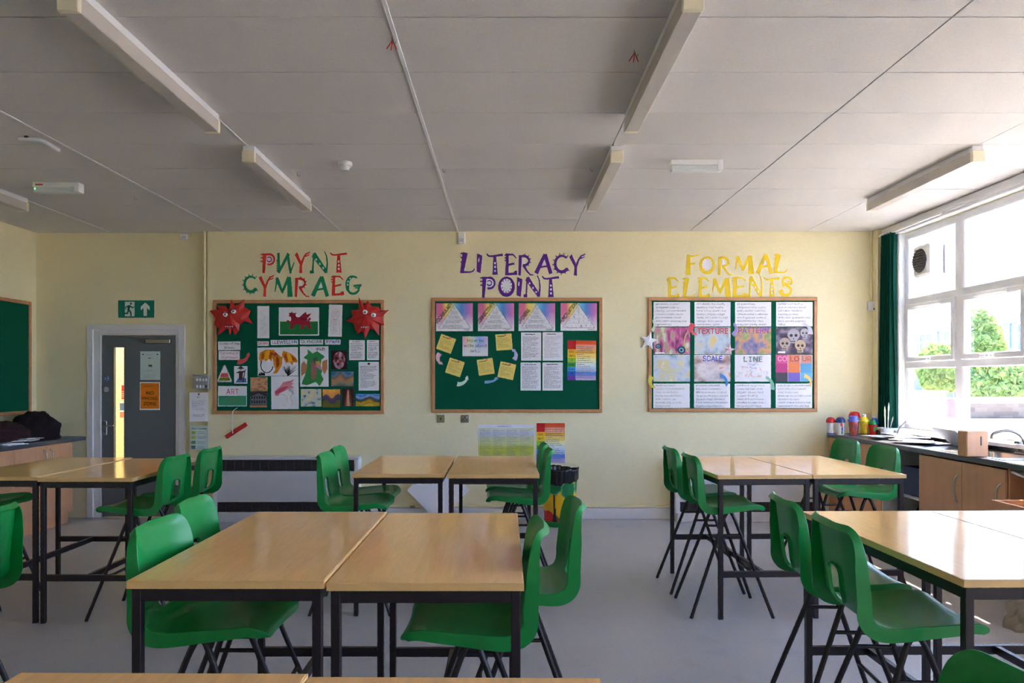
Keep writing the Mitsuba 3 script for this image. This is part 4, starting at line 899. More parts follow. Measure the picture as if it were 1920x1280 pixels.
R1 = [('SHAPE', 'pink and purple picture with a blue eye-like ring on the FORMAL ELEMENTS board', toucan),
      ('TEXTURE', 'pastel collage headed TEXTURE in red on the FORMAL ELEMENTS board', art(51, [(0, lin(206, 110, 160)), (.25, lin(170, 160, 176)), (.5, lin(176, 190, 200)), (.75, lin(196, 210, 226)), (1, lin(226, 200, 120))], (6, 2), 'TEXTURE', lin(206, 60, 76), .26)),
      ('PATTERN', 'collage headed PATTERN in purple and blue over orange and green shapes', art(52, [(0, lin(96, 90, 150)), (.3, lin(150, 140, 170)), (.5, lin(214, 160, 100)), (.7, lin(120, 160, 120)), (1, lin(214, 190, 90))], (7, 3), 'PATTERN', lin(150, 70, 170), .28)),
      ('TONE', 'dark picture of pale skulls on the FORMAL ELEMENTS board', skulls)]
R2 = [('FORM', 'pale blue and cream picture of a seated shape, second picture of the left column', art(53, [(0, lin(110, 124, 130)), (.25, lin(170, 190, 206)), (.5, lin(206, 214, 226)), (.75, lin(214, 206, 150)), (1, lin(226, 230, 236))], (4, 3))),
      ('SCALE', 'brown and white picture headed SCALE in blue', art(54, [(0, lin(120, 90, 90)), (.3, lin(176, 150, 146)), (.5, lin(206, 196, 200)), (.8, lin(226, 220, 224)), (1, lin(214, 150, 110))], (4, 4), 'SCALE', lin(60, 80, 190), .26)),
      ('LINE', 'white sheet of red and blue squiggles headed LINE', None),
      ('COLOUR', 'picture in blocks of pink, orange and blue on the FORMAL ELEMENTS board', None)]
def squiggle(k, w, h):
    rs = np.random.default_rng(21)
    for i in range(46):
        x, y = rs.uniform(-.42, .40) * w, rs.uniform(-.42, .22) * h
        k.poly(st([(x + rs.normal() * .012, y + rs.normal() * .012) for _ in range(4)], .0022), [lin(216, 120, 130), lin(150, 170, 214), lin(170, 160, 176), lin(190, 200, 170)][i % 4])
    for i, ch in enumerate('LINE'): k.text(ch, w * (-.22 + i * .14), h * .24, h * .19, [lin(110, 130, 120), lin(130, 130, 140)][i % 2], centre=True, bold=True)
def blocks(k, w, h):
    g = np.random.default_rng(5)
    C = [[lin(206, 80, 140), lin(216, 130, 110), lin(196, 150, 140)], [lin(190, 60, 130), lin(226, 130, 80), lin(90, 160, 206)], [lin(70, 66, 80), lin(116, 100, 190), lin(110, 180, 216)]]
    for r in range(3):
        for c in range(3): k.box(w * (-.5 + c * .333), h * (.5 - (r + 1) * .333), w * (-.5 + (c + 1) * .333 - .01), h * (.5 - r * .333), C[r][c])
    for c, ch in enumerate(('CO', 'LO', 'UR')): k.text(ch, w * (-.33 + .333 * c), h * .26, h * .18, [lin(240, 170, 200), lin(170, 80, 60), lin(190, 80, 50)][c], width=w * .26, bold=True, centre=True)
for (a, b), (_, lab, fn) in zip(COLS, R1): sheet('art_sheet', (a, 613.2, b, 664), lab, 'picture', fn)
for (a, b), (q, lab, fn) in zip(COLS, R2): sheet('art_sheet', (a - .4, 664.8, b - .4, 715.2), lab, 'picture', fn or (squiggle if q == 'LINE' else blocks))
for px, lab, c, deg, mir in (((1219.5, 599, 1228.5, 623), 'pale green paper arrow at the top left edge of the FORMAL ELEMENTS board', lin(200, 220, 190), 45, False), ((1291, 604.5, 1307.4, 629), 'red curved paper arrow left of the word TEXTURE', lin(226, 84, 96), -120, False), ((1371.3, 604.5, 1382.4, 631), 'purple paper arrow left of the PATTERN picture', lin(160, 140, 206), 45, False), ((1502, 604.5, 1524, 627.2), 'grey white paper arrow over the skull picture', lin(206, 206, 220), 90, False),
                              ((1214, 703.4, 1228.6, 728), 'yellow paper arrow on the left frame of the FORMAL ELEMENTS board', lin(214, 196, 70), -120, False), ((1349, 699.6, 1366.4, 725.6), 'blue curved paper arrow over the SCALE picture corner', lin(70, 140, 216), 160, True), ((1434, 705, 1452, 731.4), 'green paper arrow below the LINE sheet', lin(120, 186, 160), 85, False), ((1507, 700.5, 1523.6, 724.2), 'pale yellow paper arrow at the lower right of the FORMAL ELEMENTS board', lin(236, 206, 120), 160, True)):
    paper_arrow(px, lab, c, deg, mir, 0.022 if px[0] < 1222 else 0.004)
def star(px, lab, c, lift):
    cx, cz, w, h = rel(*px, YB - lift)
    g = Polygon([((.5 if i % 2 == 0 else .21) * w * math.sin(i * math.pi / 5 + .2), (.5 if i % 2 == 0 else .21) * h * math.cos(i * math.pi / 5 + .2)) for i in range(10)])
    t = thing('paper_star', lab, 'star'); v = [(0, 0, .016)] + [(x, y, .004) for x, y in list(g.exterior.coords)[:-1]]
    F = [[0, 1 + (i + 1) % 10, 1 + i] for i in range(10)]
    f = np.array(F)[:, ::-1] if np.cross(np.subtract(v[F[0][1]], v[0]), np.subtract(v[F[0][2]], v[0]))[2] < 0 else np.array(F)
    obj('star', up(solidify(np.array(v), f, .003), cx, cz, YB - lift), c, t)
star((1199, 621, 1234, 657), 'folded white paper star on the left frame of the FORMAL ELEMENTS board', 'paper', .026)
star((1355, 644, 1378.5, 667), 'small pinkish paper star between the TEXTURE and PATTERN columns', 'pale_pink', .016)
pr('pale_pink', lin(222, 196, 204), 0.5)

# ---------------------------------------------------------------- the door wall and the left side
t = thing('door_1', None, None, kind='structure')
fx0, fx1, fz = DX0 - 0.055, DX1 + 0.06, DZ + 0.045
for nm, g in (('architrave', bx(fx0, DX0 + 0.012, YD - 0.02, YD + 0.002, 0, fz, 0.005)), ('architrave', bx(DX1 - 0.012, fx1, YD - 0.02, YD + 0.002, 0, fz, 0.005)), ('architrave', bx(fx0, fx1, YD - 0.0205, YD + 0.002, DZ - 0.012, fz, 0.005)),
              ('lining', bx(DX0, DX0 + 0.09, YD - 0.004, YD + 0.125, 0, DZ, 0.004)), ('lining', bx(DX1 - 0.045, DX1, YD - 0.004, YD + 0.125, 0, DZ, 0.004)), ('lining', bx(DX0, DX1, YD - 0.004, YD + 0.125, 1.945, DZ, 0.004)),
              ('stop', bx(DX0 + 0.085, DX0 + 0.105, YD + 0.06, YD + 0.125, 0, 1.95, 0.003)), ('stop', bx(DX1 - 0.06, DX1 - 0.04, YD + 0.06, YD + 0.125, 0, 1.95, 0.003))):
    obj(nm, g, 'white_paint', t)
lx0, lx1, ly0, ly1 = DX0 + 0.094, DX1 - 0.049, YD + 0.012, YD + 0.057
vx0, vx1, vz0, vz1 = wx(214, 8.26), wx(234.5, 8.26), 0.36, 1.818
leaf = extrude(rect(lx0, 0.008, lx1, 1.942).difference(rect(vx0, vz0, vx1, vz1)), ly1 - ly0)
leaf.apply_transform(trimesh.transformations.rotation_matrix(math.pi / 2, [1, 0, 0])); lf = obj('leaf', place(leaf, 0, ly1, 0), 'door_paint', t)
obj('vision_pane', trimesh.Trimesh([[vx0, ly0 + .02, vz0], [vx1, ly0 + .02, vz0], [vx1, ly0 + .02, vz1], [vx0, ly0 + .02, vz1]], [[0, 1, 2], [0, 2, 3]], process=False), 'pane_glass', lf)
gb = extrude(rect(vx0 - .006, vz0 - .006, vx1 + .006, vz1 + .006).difference(rect(vx0 + .005, vz0 + .005, vx1 - .005, vz1 - .005)), 0.01)
gb.apply_transform(trimesh.transformations.rotation_matrix(math.pi / 2, [1, 0, 0])); obj('glazing_bead', place(gb, 0, ly0 + .003, 0), 'door_paint', lf)
hx, hz = wx(196, 8.24), wz(802, 8.24)
obj('handle_plate', bx(hx - .022, hx + .022, ly0 - .008, ly0 + .001, hz - .075, hz + .075, .003), 'steel', lf)
obj('lever_handle', tube(bend([(hx, ly0, hz + .025), (hx, ly0 - .05, hz + .025), (hx + .115, ly0 - .055, hz + .028)], .02), .009, 10), 'steel', lf, smooth=50)
obj('lock_cylinder', place(turn(trimesh.creation.cylinder(.009, .012, sections=14), 90, (1, 0, 0)), hx, ly0 - .009, hz - .035), 'satin_metal', lf)
cu, cz_ = rel(275, 636, 321, 645, 8.24)[0], wz(640, 8.24)
obj('closer_body', bx(cu - .13, cu + .13, ly0 - .045, ly0 + .001, cz_ - .022, cz_ + .022, .005), 'satin_metal', lf)
obj('closer_arm', tube(bend([(cu - .02, ly0 - .055, cz_ + .03), (cu - .17, ly0 - .16, cz_ + .04), (cu - .30, ly0 - .03, cz_ + .045)], .02), .008, 8), 'satin_metal', lf)
for (u, v), c, nm in (((200, 709), lin(40, 84, 160), 'blue_sign_disc'), ((199.5, 730), lin(176, 176, 176), 'push_sign_disc')):
    k = Ink(); k.poly(Point(0, 0).buffer(.029), c); k.poly(Point(0, 0).buffer(.024).difference(Point(0, 0).buffer(.0215)), WHITE if 'blue' in nm else GREY)
    k.text('KEEP' if 'blue' in nm else 'PUSH', 0, -.004, .009, WHITE if 'blue' in nm else GREY, width=.036, centre=True, bold=True); m, c = k.done()
    obj(nm, up(m, wx(u, 8.25), wz(v, 8.25), ly0 - .0006), 'print', lf, color=c)
YL = ly0 - 0.0003
def crest_notice(k, w, h):
    for s in (-1, 1): k.poly(Point(s * w * .36, h * .39).buffer(.008), BLACK)
    k.lines(-w * .25, h * .40, w * .25, h * .36, 1, GREY, 3); k.lines(-w * .1, h * .28, w * .1, h * .24, 1, BLACK, 4, .6)
    k.poly(dragon(w * .3, h * .12), BLACK); k.lines(-w * .1, -h * .02, w * .1, -h * .06, 1, BLACK, 5, .5); k.lines(-w * .26, -h * .16, w * .26, -h * .2, 1, GREY, 6); k.lines(-w * .3, -h * .3, w * .3, -h * .44, 4, LGREY, 7)
sheet('door_notice', (263, 658.5, 300.5, 712), 'pale green notice with a small black dragon crest on the door', 'notice', crest_notice, y=YL, paper='pale_green_paper')
pr('pale_green_paper', lin(196, 214, 206), 0.4)
def nophone(k, w, h):
    k.box(-w * .46, -h * .45, w * .46, h * .46, lin(232, 130, 30)); k.lines(-w * .3, h * .37, w * .3, h * .33, 1, lin(110, 60, 20), 2)
    for i, tx in enumerate(('NO', 'PHONE', 'ZONE')): k.text(tx, 0, h * (.05 - .19 * i), h * .115, lin(96, 44, 20), width=w * (.4, .8, .66)[i], bold=True, centre=True)
sheet('door_notice', (262, 716, 300, 768.5), 'orange door notice reading NO PHONE ZONE', 'notice', nophone, y=YL)
# corridor behind the door
struct('corridor', cat([bx(-5.4, -2.4, 9.9, 10.0, 0, 2.7), bx(-5.4, -5.3, YD + .12, 10, 0, 2.7), bx(-2.4, -2.3, YD + .12, 10, 0, 2.7), bx(-5.4, -2.3, YD + .12, 10, 2.6, 2.7)]), 'wall_paint')
t = thing('corridor_light', 'lit strip light on the corridor ceiling behind the door glass', 'light')
obj('housing', bx(-4.9, -3.5, 9.0, 9.12, 2.55, 2.601, .006), 'white_paint', t)
obj('lit_diffuser', bx(-4.85, -3.55, 9.015, 9.105, 2.525, 2.551, .004), {'type': 'diffuse', 'reflectance': rgb((.8, .8, .8))}, t, emitter={'type': 'area', 'radiance': rgb((2.3, 2.15, 1.6))})
for px, lab, fn in (((228, 722, 236, 748), 'red fire notice seen through the door glass', lambda k, w, h: [k.box(-w / 2, -h / 2, w / 2, h / 2, lin(190, 40, 30)), k.lines(-w * .4, h * .1, w * .4, -h * .4, 4, WHITE, 2)]), ((224, 754, 236, 784), 'blue and red notice seen low through the door glass', lambda k, w, h: [k.box(-w * .45, 0, w * .45, h * .45, lin(80, 100, 150)), k.box(-w * .45, -h * .45, w * .45, -h * .1, lin(206, 120, 100))])):
    sheet('corridor_notice', px, lab, 'notice', fn, y=9.899)
def exit_sign(k, w, h):
    k.box(-w / 2, -h / 2, w / 2, h / 2, lin(20, 120, 96))
    k.box(-w * .31, -h * .42, -w * .045, h * .42, lin(214, 222, 218))
    G = lin(24, 96, 78)
    S = lambda P: affinity.translate(affinity.scale(Polygon(P), h, h, origin=(0, 0)), -w * .18, 0)
    k.poly(affinity.translate(Point(0.07 * h, .31 * h).buffer(.06 * h), -w * .18, 0), G)
    man = unary_union([st([(-.02, .22), (-.08, -.06)], .15, .13), st([(-.06, -.04), (.06, -.18), (.08, -.40)], .10, .08), st([(-.08, -.06), (-.12, -.24), (-.36, -.26)], .09, .08), st([(.0, .2), (.14, .08), (.26, .12)], .07, .05), st([(-.03, .2), (-.2, .14), (-.24, .0)], .07, .05)])
    k.poly(affinity.translate(affinity.scale(man, h, h, origin=(0, 0)), -w * .18, 0), G)
    k.poly(affinity.translate(affinity.scale(Polygon([(-.10, -.40), (.10, -.40), (.10, .06), (.26, -.08), (.26, .14), (.0, .38), (-.26, .14), (-.26, -.08), (-.10, .06)]), h, h, origin=(0, 0)), w * .25, 0), lin(214, 222, 218))
sheet('exit_sign', (221.5, 563, 289.5, 595.5), 'green exit sign with running figure and up arrow above the door', 'sign', exit_sign, y=YD - .001)
# left noticeboard, on the left wall
t = thing('noticeboard', 'empty green noticeboard on the left wall, cut by the photo edge', 'noticeboard')
y0, y1, z0, z1 = 6.2, 8.12, 1.11, 2.285
for nm, a in (('frame_rail', (y0, y1, z1 - .036, z1)), ('frame_rail', (y0, y1, z0, z0 + .036)), ('frame_stile', (y0, y0 + .036, z0 + .036, z1 - .036)), ('frame_stile', (y1 - .036, y1, z0 + .036, z1 - .036))):
    obj(nm, bx(XL - .001, XL + .026, *a, .004), 'frame_wood', t)
obj('baize_panel', bx(XL - .001, XL + .012, y0 + .03, y1 - .03, z0 + .03, z1 - .03), 'baize', t)
# left base units and worktop
WTX, WTZ = -4.47, 0.868
tag(obj('worktop', bx(XL + .001, WTX, 3.0, YD - .001, WTZ - .04, WTZ, .006), 'worktop'), 'dark blue grey worktop along the left wall under the noticeboard', 'worktop')
t = thing('base_unit', 'beech base units under the left worktop with arched handles', 'base unit')
CF = -4.455
obj('carcass', bx(XL + .003, CF - .02, 3.0, 7.96, .1, WTZ - .04, .003), 'beech', t)
obj('plinth', bx(XL + .003, CF - .045, 3.0, 7.95, 0, .101), 'beech', t)
def arch(y, z0, z1, x, sx, out=.03): return tube(bend([(x, y, z0), (x + sx * out, y, z0 + .018), (x + sx * out * 1.25, y, (z0 + z1) / 2), (x + sx * out, y, z1 - .018), (x, y, z1)], .03), .0055, 8)
edges = [7.96, 7.50, 7.02, 6.54, 6.06, 5.58, 5.10, 4.62]
for i, (b, a) in enumerate(zip(edges, edges[1:])):
    d = obj('door', bx(CF - .019, CF, a + .002, b - .002, .105, WTZ - .045, .003), 'beech', t)
    hy = a + .05 if i % 2 == 0 else b - .05
    obj('handle', arch(hy, .66, .79, CF, 1), 'steel', d, smooth=60)
# papers and dark coats on it
rs = np.random.default_rng(12)
for k in range(7):
    m = turn(bx(-.15, .15, -.105, .105, 0, .006 if k < 5 else .003), rs.uniform(-35, 35))
    tag(obj('loose_paper', place(m, -4.66 + rs.uniform(-.03, .05), 7.25 + rs.uniform(-.18, .22), WTZ + .0065 * k), 'paper'), 'white paper in the untidy pile on the left worktop before the dark coats', 'paper', 'papers piled on the left worktop')
def cloth_heap(rx, ry, rz, seed, n=72, m=30, fold=.16):
    th, ph = np.meshgrid(np.arange(n) / n * 2 * np.pi, np.linspace(0, np.pi / 2, m))
    d = np.stack([np.cos(th) * np.cos(ph), np.sin(th) * np.cos(ph), np.sin(ph)], -1).reshape(-1, 3)
    q = 1 + .34 * (meshkit.fbm(d * 1.7 + seed, 3, seed) - .5) + fold * np.abs(meshkit.fbm(d * np.array([3.2, 3.2, 2]) + seed * 2, 3, seed + 1) - .5) * 2 - fold * .5
    V = d * q[:, None] * [rx, ry, rz]; V[:, 2] = np.maximum(V[:, 2], 0)
    i = (np.arange(m - 1)[:, None] * n + np.arange(n)).ravel(); j = (np.arange(m - 1)[:, None] * n + (np.arange(n) + 1) % n).ravel()
    F = np.vstack([np.column_stack([i, j, j + n]), np.column_stack([i, j + n, i + n])])
    return trimesh.Trimesh(np.vstack([V, [[0, 0, 0]]]), np.vstack([F, [[len(V), (a + 1) % n, a] for a in range(n)]]), process=False)
tag(obj('dark_coat', place(cloth_heap(.24, .36, .29, 3, fold=.2), -4.74, 7.76, WTZ), 'black_cloth', smooth=60), 'black coat heaped on the left worktop, taller one of two by the door frame', 'coat')
tag(obj('dark_coat', place(cloth_heap(.22, .46, .20, 8, fold=.2), -4.74, 7.20, WTZ + .03), 'brown_cloth', smooth=60), 'dark brown coat heaped on the papers on the left worktop', 'coat')
pr('brown_cloth', lin(52, 36, 38), 0.85, spec=0.15)
# services between the door and the Welsh board
xp = wx(384.5, YB)
t = thing('conduit_pipe', 'cream conduit pipe running down the wall corner to the alarm keypad', 'pipe')
obj('pipe', tube([(xp, YB - .012, ZC), (xp, YB - .012, wz(700))], .0125, 12), 'wall_cream', t, smooth=50)
for z in (2.4, wz(677)): obj('coupler', tube([(xp, YB - .012, z - .02), (xp, YB - .012, z + .02)], .0155, 12), 'wall_cream', t, smooth=50)
pr('wall_cream', lin(232, 220, 182), 0.45)
cx, cz, w_, h_ = rel(363, 704, 392, 730, YB - .03)
t = thing('alarm_keypad', 'grey alarm keypad with pale buttons beside the Welsh noticeboard', 'keypad')
obj('case', up(bx(-w_ / 2, w_ / 2, -h_ / 2, h_ / 2, -.001, .045, .006), cx, cz, YB), 'satin_paint', t)
pr('satin_paint', lin(150, 148, 146), 0.4)
for r in range(2):
    for c in range(4): obj('button', up(bx(-.010, .010, -.014, .014, 0, .006, .003), cx + (c - 1.5) * .032 + .01, cz + .03 - r * .07, YB - .044), 'white_plastic' if (r, c) != (1, 3) else 'dark_grille', t)
obj('cover', up(bx(-.085, .06, 0, .012, -.001, .05, .003), cx, cz + h_ / 2, YB), 'satin_paint', t)
def crested(k, w, h):
    k.box(-w * .05, h * .40, w * .05, h * .47, lin(120, 110, 70)); k.lines(-w * .1, h * .36, w * .1, h * .32, 1, lin(180, 60, 70), 3, .7); k.lines(-w * .36, h * .24, w * .36, -h * .12, 7, LGREY, 4); k.lines(-w * .3, -h * .24, w * .3, -h * .34, 2, GREY, 5)
sheet('wall_notice', (355, 735.5, 390.5, 790), 'white notice with a small crest under the alarm keypad', 'notice', crested, y=YW)
def eco(k, w, h):
    k.poly(rect(-w * .46, -h * .46, w * .46, h * .46).exterior.buffer(.0015), lin(150, 170, 160)); k.text('Eco-Code', -w * .42, h * .34, h * .08, lin(50, 60, 60), width=w * .84, bold=True)
    for i in range(4):
        k.box(-w * .42, h * (.14 - .2 * i), -w * .18, h * (.28 - .2 * i), [lin(160, 176, 70), lin(176, 186, 90), lin(110, 150, 100), lin(90, 110, 100)][i]); k.lines(-w * .08, h * (.27 - .2 * i), w * .42, h * (.14 - .2 * i), 2, GREY, i + 3)
sheet('wall_notice', (356, 797.5, 390, 843), 'green bordered Eco-Code notice low on the wall beside the door', 'notice', eco, y=YW, paper='pale_green_paper')
for px, lab in (((338, 437.5, 352, 449), 'small cream alarm box at the ceiling above the exit sign'), ((858.5, 436, 872.5, 457.5), 'small white motion sensor at the wall top above LITERACY POINT')):
    yy = YD if px[0] < 400 else YB
    cx, cz, w_, h_ = rel(*px, yy - .03); t = thing('wall_sensor', lab, 'sensor')
    obj('case', up(bx(-w_ / 2, w_ / 2, -h_ / 2, h_ / 2, -.001, .045, .008), cx, cz, yy), 'white_plastic', t)
    obj('lens', up(bx(-w_ * .3, w_ * .3, -h_ * .32, -h_ * .02, .042, .05, .004), cx, cz, yy), 'grey_case', t)
def wall_box(px, lab, kind, dark):
    cx, cz, w_, h_ = rel(*px, YB - .01); t = thing('wall_socket', lab, 'socket')
    obj('plate', up(bx(-w_ / 2, w_ / 2, -h_ / 2, h_ / 2, -.001, .010, .003), cx, cz, YB), 'satin_metal' if dark else 'brass_plate', t)
    if dark:
        for a in (-1, 1): obj('slot', up(bx(a * .018 - .004, a * .018 + .004, -.018, -.006, .009, .0125), cx, cz, YB), 'dark_grille', t)
        obj('slot', up(bx(-.004, .004, .008, .022, .009, .0125), cx, cz, YB), 'dark_grille', t); obj('switch', up(bx(.016, .028, .008, .024, .009, .015, .002), cx, cz, YB), 'white_plastic', t)
    else: obj('toggle', up(bx(-.005, .005, -.012, .012, .009, .018, .003), cx, cz, YB), 'dark_grille', t)
pr('brass_plate', lin(160, 150, 120), 0.35, metallic=0.7)
wall_box((819, 777.5, 834, 792), 'pale brass switch plate under the left of the LITERACY POINT board', 0, False)
wall_box((864, 777.5, 879, 792), 'dark metal socket plate under the LITERACY POINT board', 0, True)
t = thing('conduit_pipe', 'cream pipe running low along the back wall above the skirting', 'pipe')
zz = wz(949.5, YB - .02)
obj('pipe', tube([(-1.5, YB - .016, zz), (1.74, YB - .016, zz)], .011, 10), 'wall_cream', t, smooth=50)
for x in (wx(772), -.3, .55, 1.2): obj('clip', bx(x - .012, x + .012, YB - .030, YB, zz - .017, zz + .017, .003), 'wall_cream', t)
obj('valve', place(turn(trimesh.creation.cylinder(.014, .05, sections=12), 90, (0, 1, 0)), wx(774), YB - .03, zz), 'satin_metal', t)
# convector heaters
def heater(x, lab):
    t = thing('convector_heater', lab, 'heater')
    y0, y1, w, h = YB - .19, YB - .016, 1.50, .672
    obj('case', cat([bx(x + .035, x + w - .035, y0 + .03, y1, .10, h - .025, .004), bx(x + .035, x + w - .035, y0, y0 + .035, .208, .525, .004), bx(x + .0, x + w, y0 - .004, y1, h - .03, h, .006), bx(x + .02, x + w - .02, y0 + .004, y1, 0, .105, .004)]), 'grey_case', t)
    for a in (x, x + w - .045): obj('end_panel', bx(a, a + .045, y0 - .004, y1, .09, h - .028, .006), 'white_paint', t)
    for z0, z1 in ((.535, .638), (.112, .202)):
        gr = obj('grille', bx(x + .045, x + w - .045, y0 + .018, y0 + .032, z0 - .006, z1 + .006), 'dark_grille', t)
        for k in range(8): obj('louvre', turn(bx(x + .045, x + w - .045, y0 + .002, y0 + .018, z0 + (k + .5) * (z1 - z0) / 8 - .001, z0 + (k + .5) * (z1 - z0) / 8 + .001), 0), 'dark_metal', gr)
        for k in range(1, 16): obj('grille_bar', bx(x + .045 + k * (w - .09) / 16 - .0025, x + .045 + k * (w - .09) / 16 + .0025, y0 + .000, y0 + .018, z0, z1), 'dark_metal', gr)
pr('dark_metal', lin(74, 70, 74), 0.4)
heater(wx(672, YB - .19) - 1.5, 'white convector heater with dark grilles below the Welsh noticeboard')
heater(wx(1267, YB - .19), 'white convector heater behind the tables below FORMAL ELEMENTS')
# white square board leaning on the wall behind the middle tables
s_ = .46; b = turn(bx(-s_ / 2, s_ / 2, -.005, .005, -s_ / 2, s_ / 2, .001), 45, (0, 1, 0)); b = turn(place(b, 0, 0, s_ * .7071), -13, (1, 0, 0))
tag(obj('white_board', place(b, wx(820, 7.9), YB - .20, .004), 'paper'), 'white square board standing on its corner against the wall behind the middle tables', 'board')
# painted waste bin
bxc, byc = wx(1049, 7.83), 7.83
t = thing('waste_bin', 'round waste bin painted with trees on yellow and red, black bag inside', 'bin')
n, zs = 120, np.linspace(.02, .53, 60); a = np.arange(n) * 2 * np.pi / n
A, Z = np.meshgrid(a, zs); R = .150 + .034 * (Z / .53)
V = np.stack([R * np.cos(A), R * np.sin(A), Z], -1).reshape(-1, 3)
i = (np.arange(59)[:, None] * n + np.arange(n)).ravel(); j = (np.arange(59)[:, None] * n + (np.arange(n) + 1) % n).ravel()
F = np.vstack([np.column_stack([i, j, j + n]), np.column_stack([i, j + n, i + n])])
az, zz_ = A.ravel(), Z.ravel()
C = np.tile(np.array(lin(232, 184, 30)), (len(V), 1))
hill = .12 + .05 * np.sin(az * 2 + 1.0) + .02 * np.sin(az * 5)
C[zz_ < hill + .03 * (np.sin(az * 3) > .2)] = lin(50, 110, 60); C[zz_ < hill] = lin(196, 34, 36); C[zz_ < .03] = lin(30, 100, 70)
for k, ta in enumerate(np.deg2rad([-112, -62, -10, 50, 110, 170])):
    da = np.abs((az - ta + np.pi) % (2 * np.pi) - np.pi) * .17
    C[(da < .011 + .02 * np.exp(-np.maximum(zz_ - .06, 0) / .04)) & (zz_ > .05) & (zz_ < .33)] = lin(44, 34, 44)
    blob = (da / .075) ** 2 + ((zz_ - (.37 if k % 2 else .42)) / .09) ** 2 + .5 * (meshkit.fbm(np.column_stack([az * 9, zz_ * 40, az * 0]), 3, k) - .5)
    C[blob < 1.15] = lin(70, 160, 110); C[blob < .9] = lin(24, 116, 64)
obj('body', place(trimesh.Trimesh(V, F, process=False), bxc, byc, 0), 'painted', t, smooth=True, color=C)
obj('foot_ring', place(lathe([(0, .0), (.158, 0), (.162, .012), (.160, .03), (.164, .036), (.162, .052), (.15, .056)], 48), bxc, byc, 0), 'green_plastic', t, smooth=40)
a = np.arange(96) * 2 * np.pi / 96; V = []
prof = [(.188, .44), (.192, .49), (.195, .54), (.192, .558), (.18, .56), (.172, .54), (.165, .45), (.15, .30), (.02, .12)]
for q, (r, z) in enumerate(prof):
    wob = meshkit.fbm(np.column_stack([np.cos(a) * 4, np.sin(a) * 4, a * 0 + q * .6]), 3, 4) - .5
    pl = .004 * np.sin(a * 23 + 3 * wob)
    V.append(np.column_stack([(r + pl + .012 * wob) * np.cos(a), (r + pl + .012 * wob) * np.sin(a), z + .05 * wob * (q < 6) - .03 * (q == 0) * np.cos(a + 2.2)]))
V = np.vstack(V); F = []
for q in range(len(prof) - 1):
    for k in range(96):
        m_ = (k + 1) % 96; F += [[q * 96 + k, q * 96 + m_, (q + 1) * 96 + m_], [q * 96 + k, (q + 1) * 96 + m_, (q + 1) * 96 + k]]
obj('bin_bag', place(trimesh.Trimesh(V, np.array(F), process=False), bxc, byc, .015), 'bin_bag', t, smooth=True)

# ---------------------------------------------------------------- the window side
# curtain
t = thing('curtain', 'dark green curtain drawn to the corner beside the window', 'curtain')
yy = np.linspace(7.735, 8.03, 90); zzs = np.linspace(.955, HEAD + .02, 30)
Yg, Zg = np.meshgrid(yy, zzs); ph = (Yg - 7.735) / .295 * 2 * np.pi * 5
sp = 1 - .25 * (Zg - .955) / 2
Xg = 3.888 + .028 * np.sin(ph + .5 * np.sin(Zg * 2)) + .006 * np.sin(2 * ph + Zg)
Yg = 7.735 + (Yg - 7.735) * sp + .006 * np.sin(Zg * 3)
n = 90; V = np.stack([Xg, Yg, Zg], -1).reshape(-1, 3); i = (np.arange(29)[:, None] * n + np.arange(n - 1)).ravel()
F = np.vstack([np.column_stack([i, i + n, i + n + 1]), np.column_stack([i, i + n + 1, i + 1])])
obj('cloth', solidify(V, F, .002), 'curtain_cloth', t, smooth=60)
obj('rail', bx(3.87, 3.90, 6.9, 8.03, HEAD + .012, HEAD + .035, .003), 'white_paint', t)
obj('pull_cord', tube([(3.84, 8.0, HEAD), (3.84, 7.99, 1.9)], .003, 5), 'white_paint', t)
# window fan in the far top pane
fy, fz_ = 7.205, wz(488.5, 7.2)
t = thing('window_fan', 'white square extractor fan with a round dark grille in the far top window pane', 'fan')
obj('body', bx(XR - .10, XR + .058, fy - .13, fy + .13, fz_ - .148, fz_ + .148, .022), 'white_plastic', t)
g_ = turn(lathe([(0, .022), (.096, .018), (.110, .004), (.113, -.012)], 40), -90, (0, 1, 0))
obj('grille', place(g_, XR - .102, fy, fz_), 'dark_grille', t, smooth=40)
for k in range(9):
    zz_ = -.096 + k * .024; hw = math.sqrt(max(.104 ** 2 - zz_ ** 2, 0))
    obj('grille_slat', bx(XR - .128, XR - .12, fy - hw, fy + hw, fz_ + zz_ - .003, fz_ + zz_ + .003), 'dark_metal', t)
obj('outer_cowl', bx(XR + .062, XR + .15, fy - .15, fy + .15, fz_ - .15, fz_ + .15, .02), 'grey_case', t)
# thermostat box with pipe on the pier
xx = wx(1634, YB - .02)
t = thing('conduit_pipe', 'thin cream conduit running down the wall beside the curtain to a switch', 'pipe')
obj('pipe', tube([(xx, YB - .011, ZC), (xx, YB - .011, wz(566))], .010, 10), 'wall_cream', t, smooth=50)
for z in (2.62, 2.36): obj('clip', bx(xx - .016, xx + .016, YB - .022, YB, z - .010, z + .010, .003), 'wall_cream', t)
cx, cz, w_, h_ = rel(1627.5, 565, 1644, 582, YB - .03)
t = thing('pull_switch', 'white square switch box on the wall left of the curtain', 'switch')
obj('box', up(bx(-w_ / 2, w_ / 2, -h_ / 2, h_ / 2, -.001, .045, .006), cx, cz, YB), 'white_plastic', t)
obj('knob', up(lathe([(0, .06), (.009, .058), (.010, .044)], 14), cx + .01, cz - h_ * .35, YB), 'dark_grille', t)
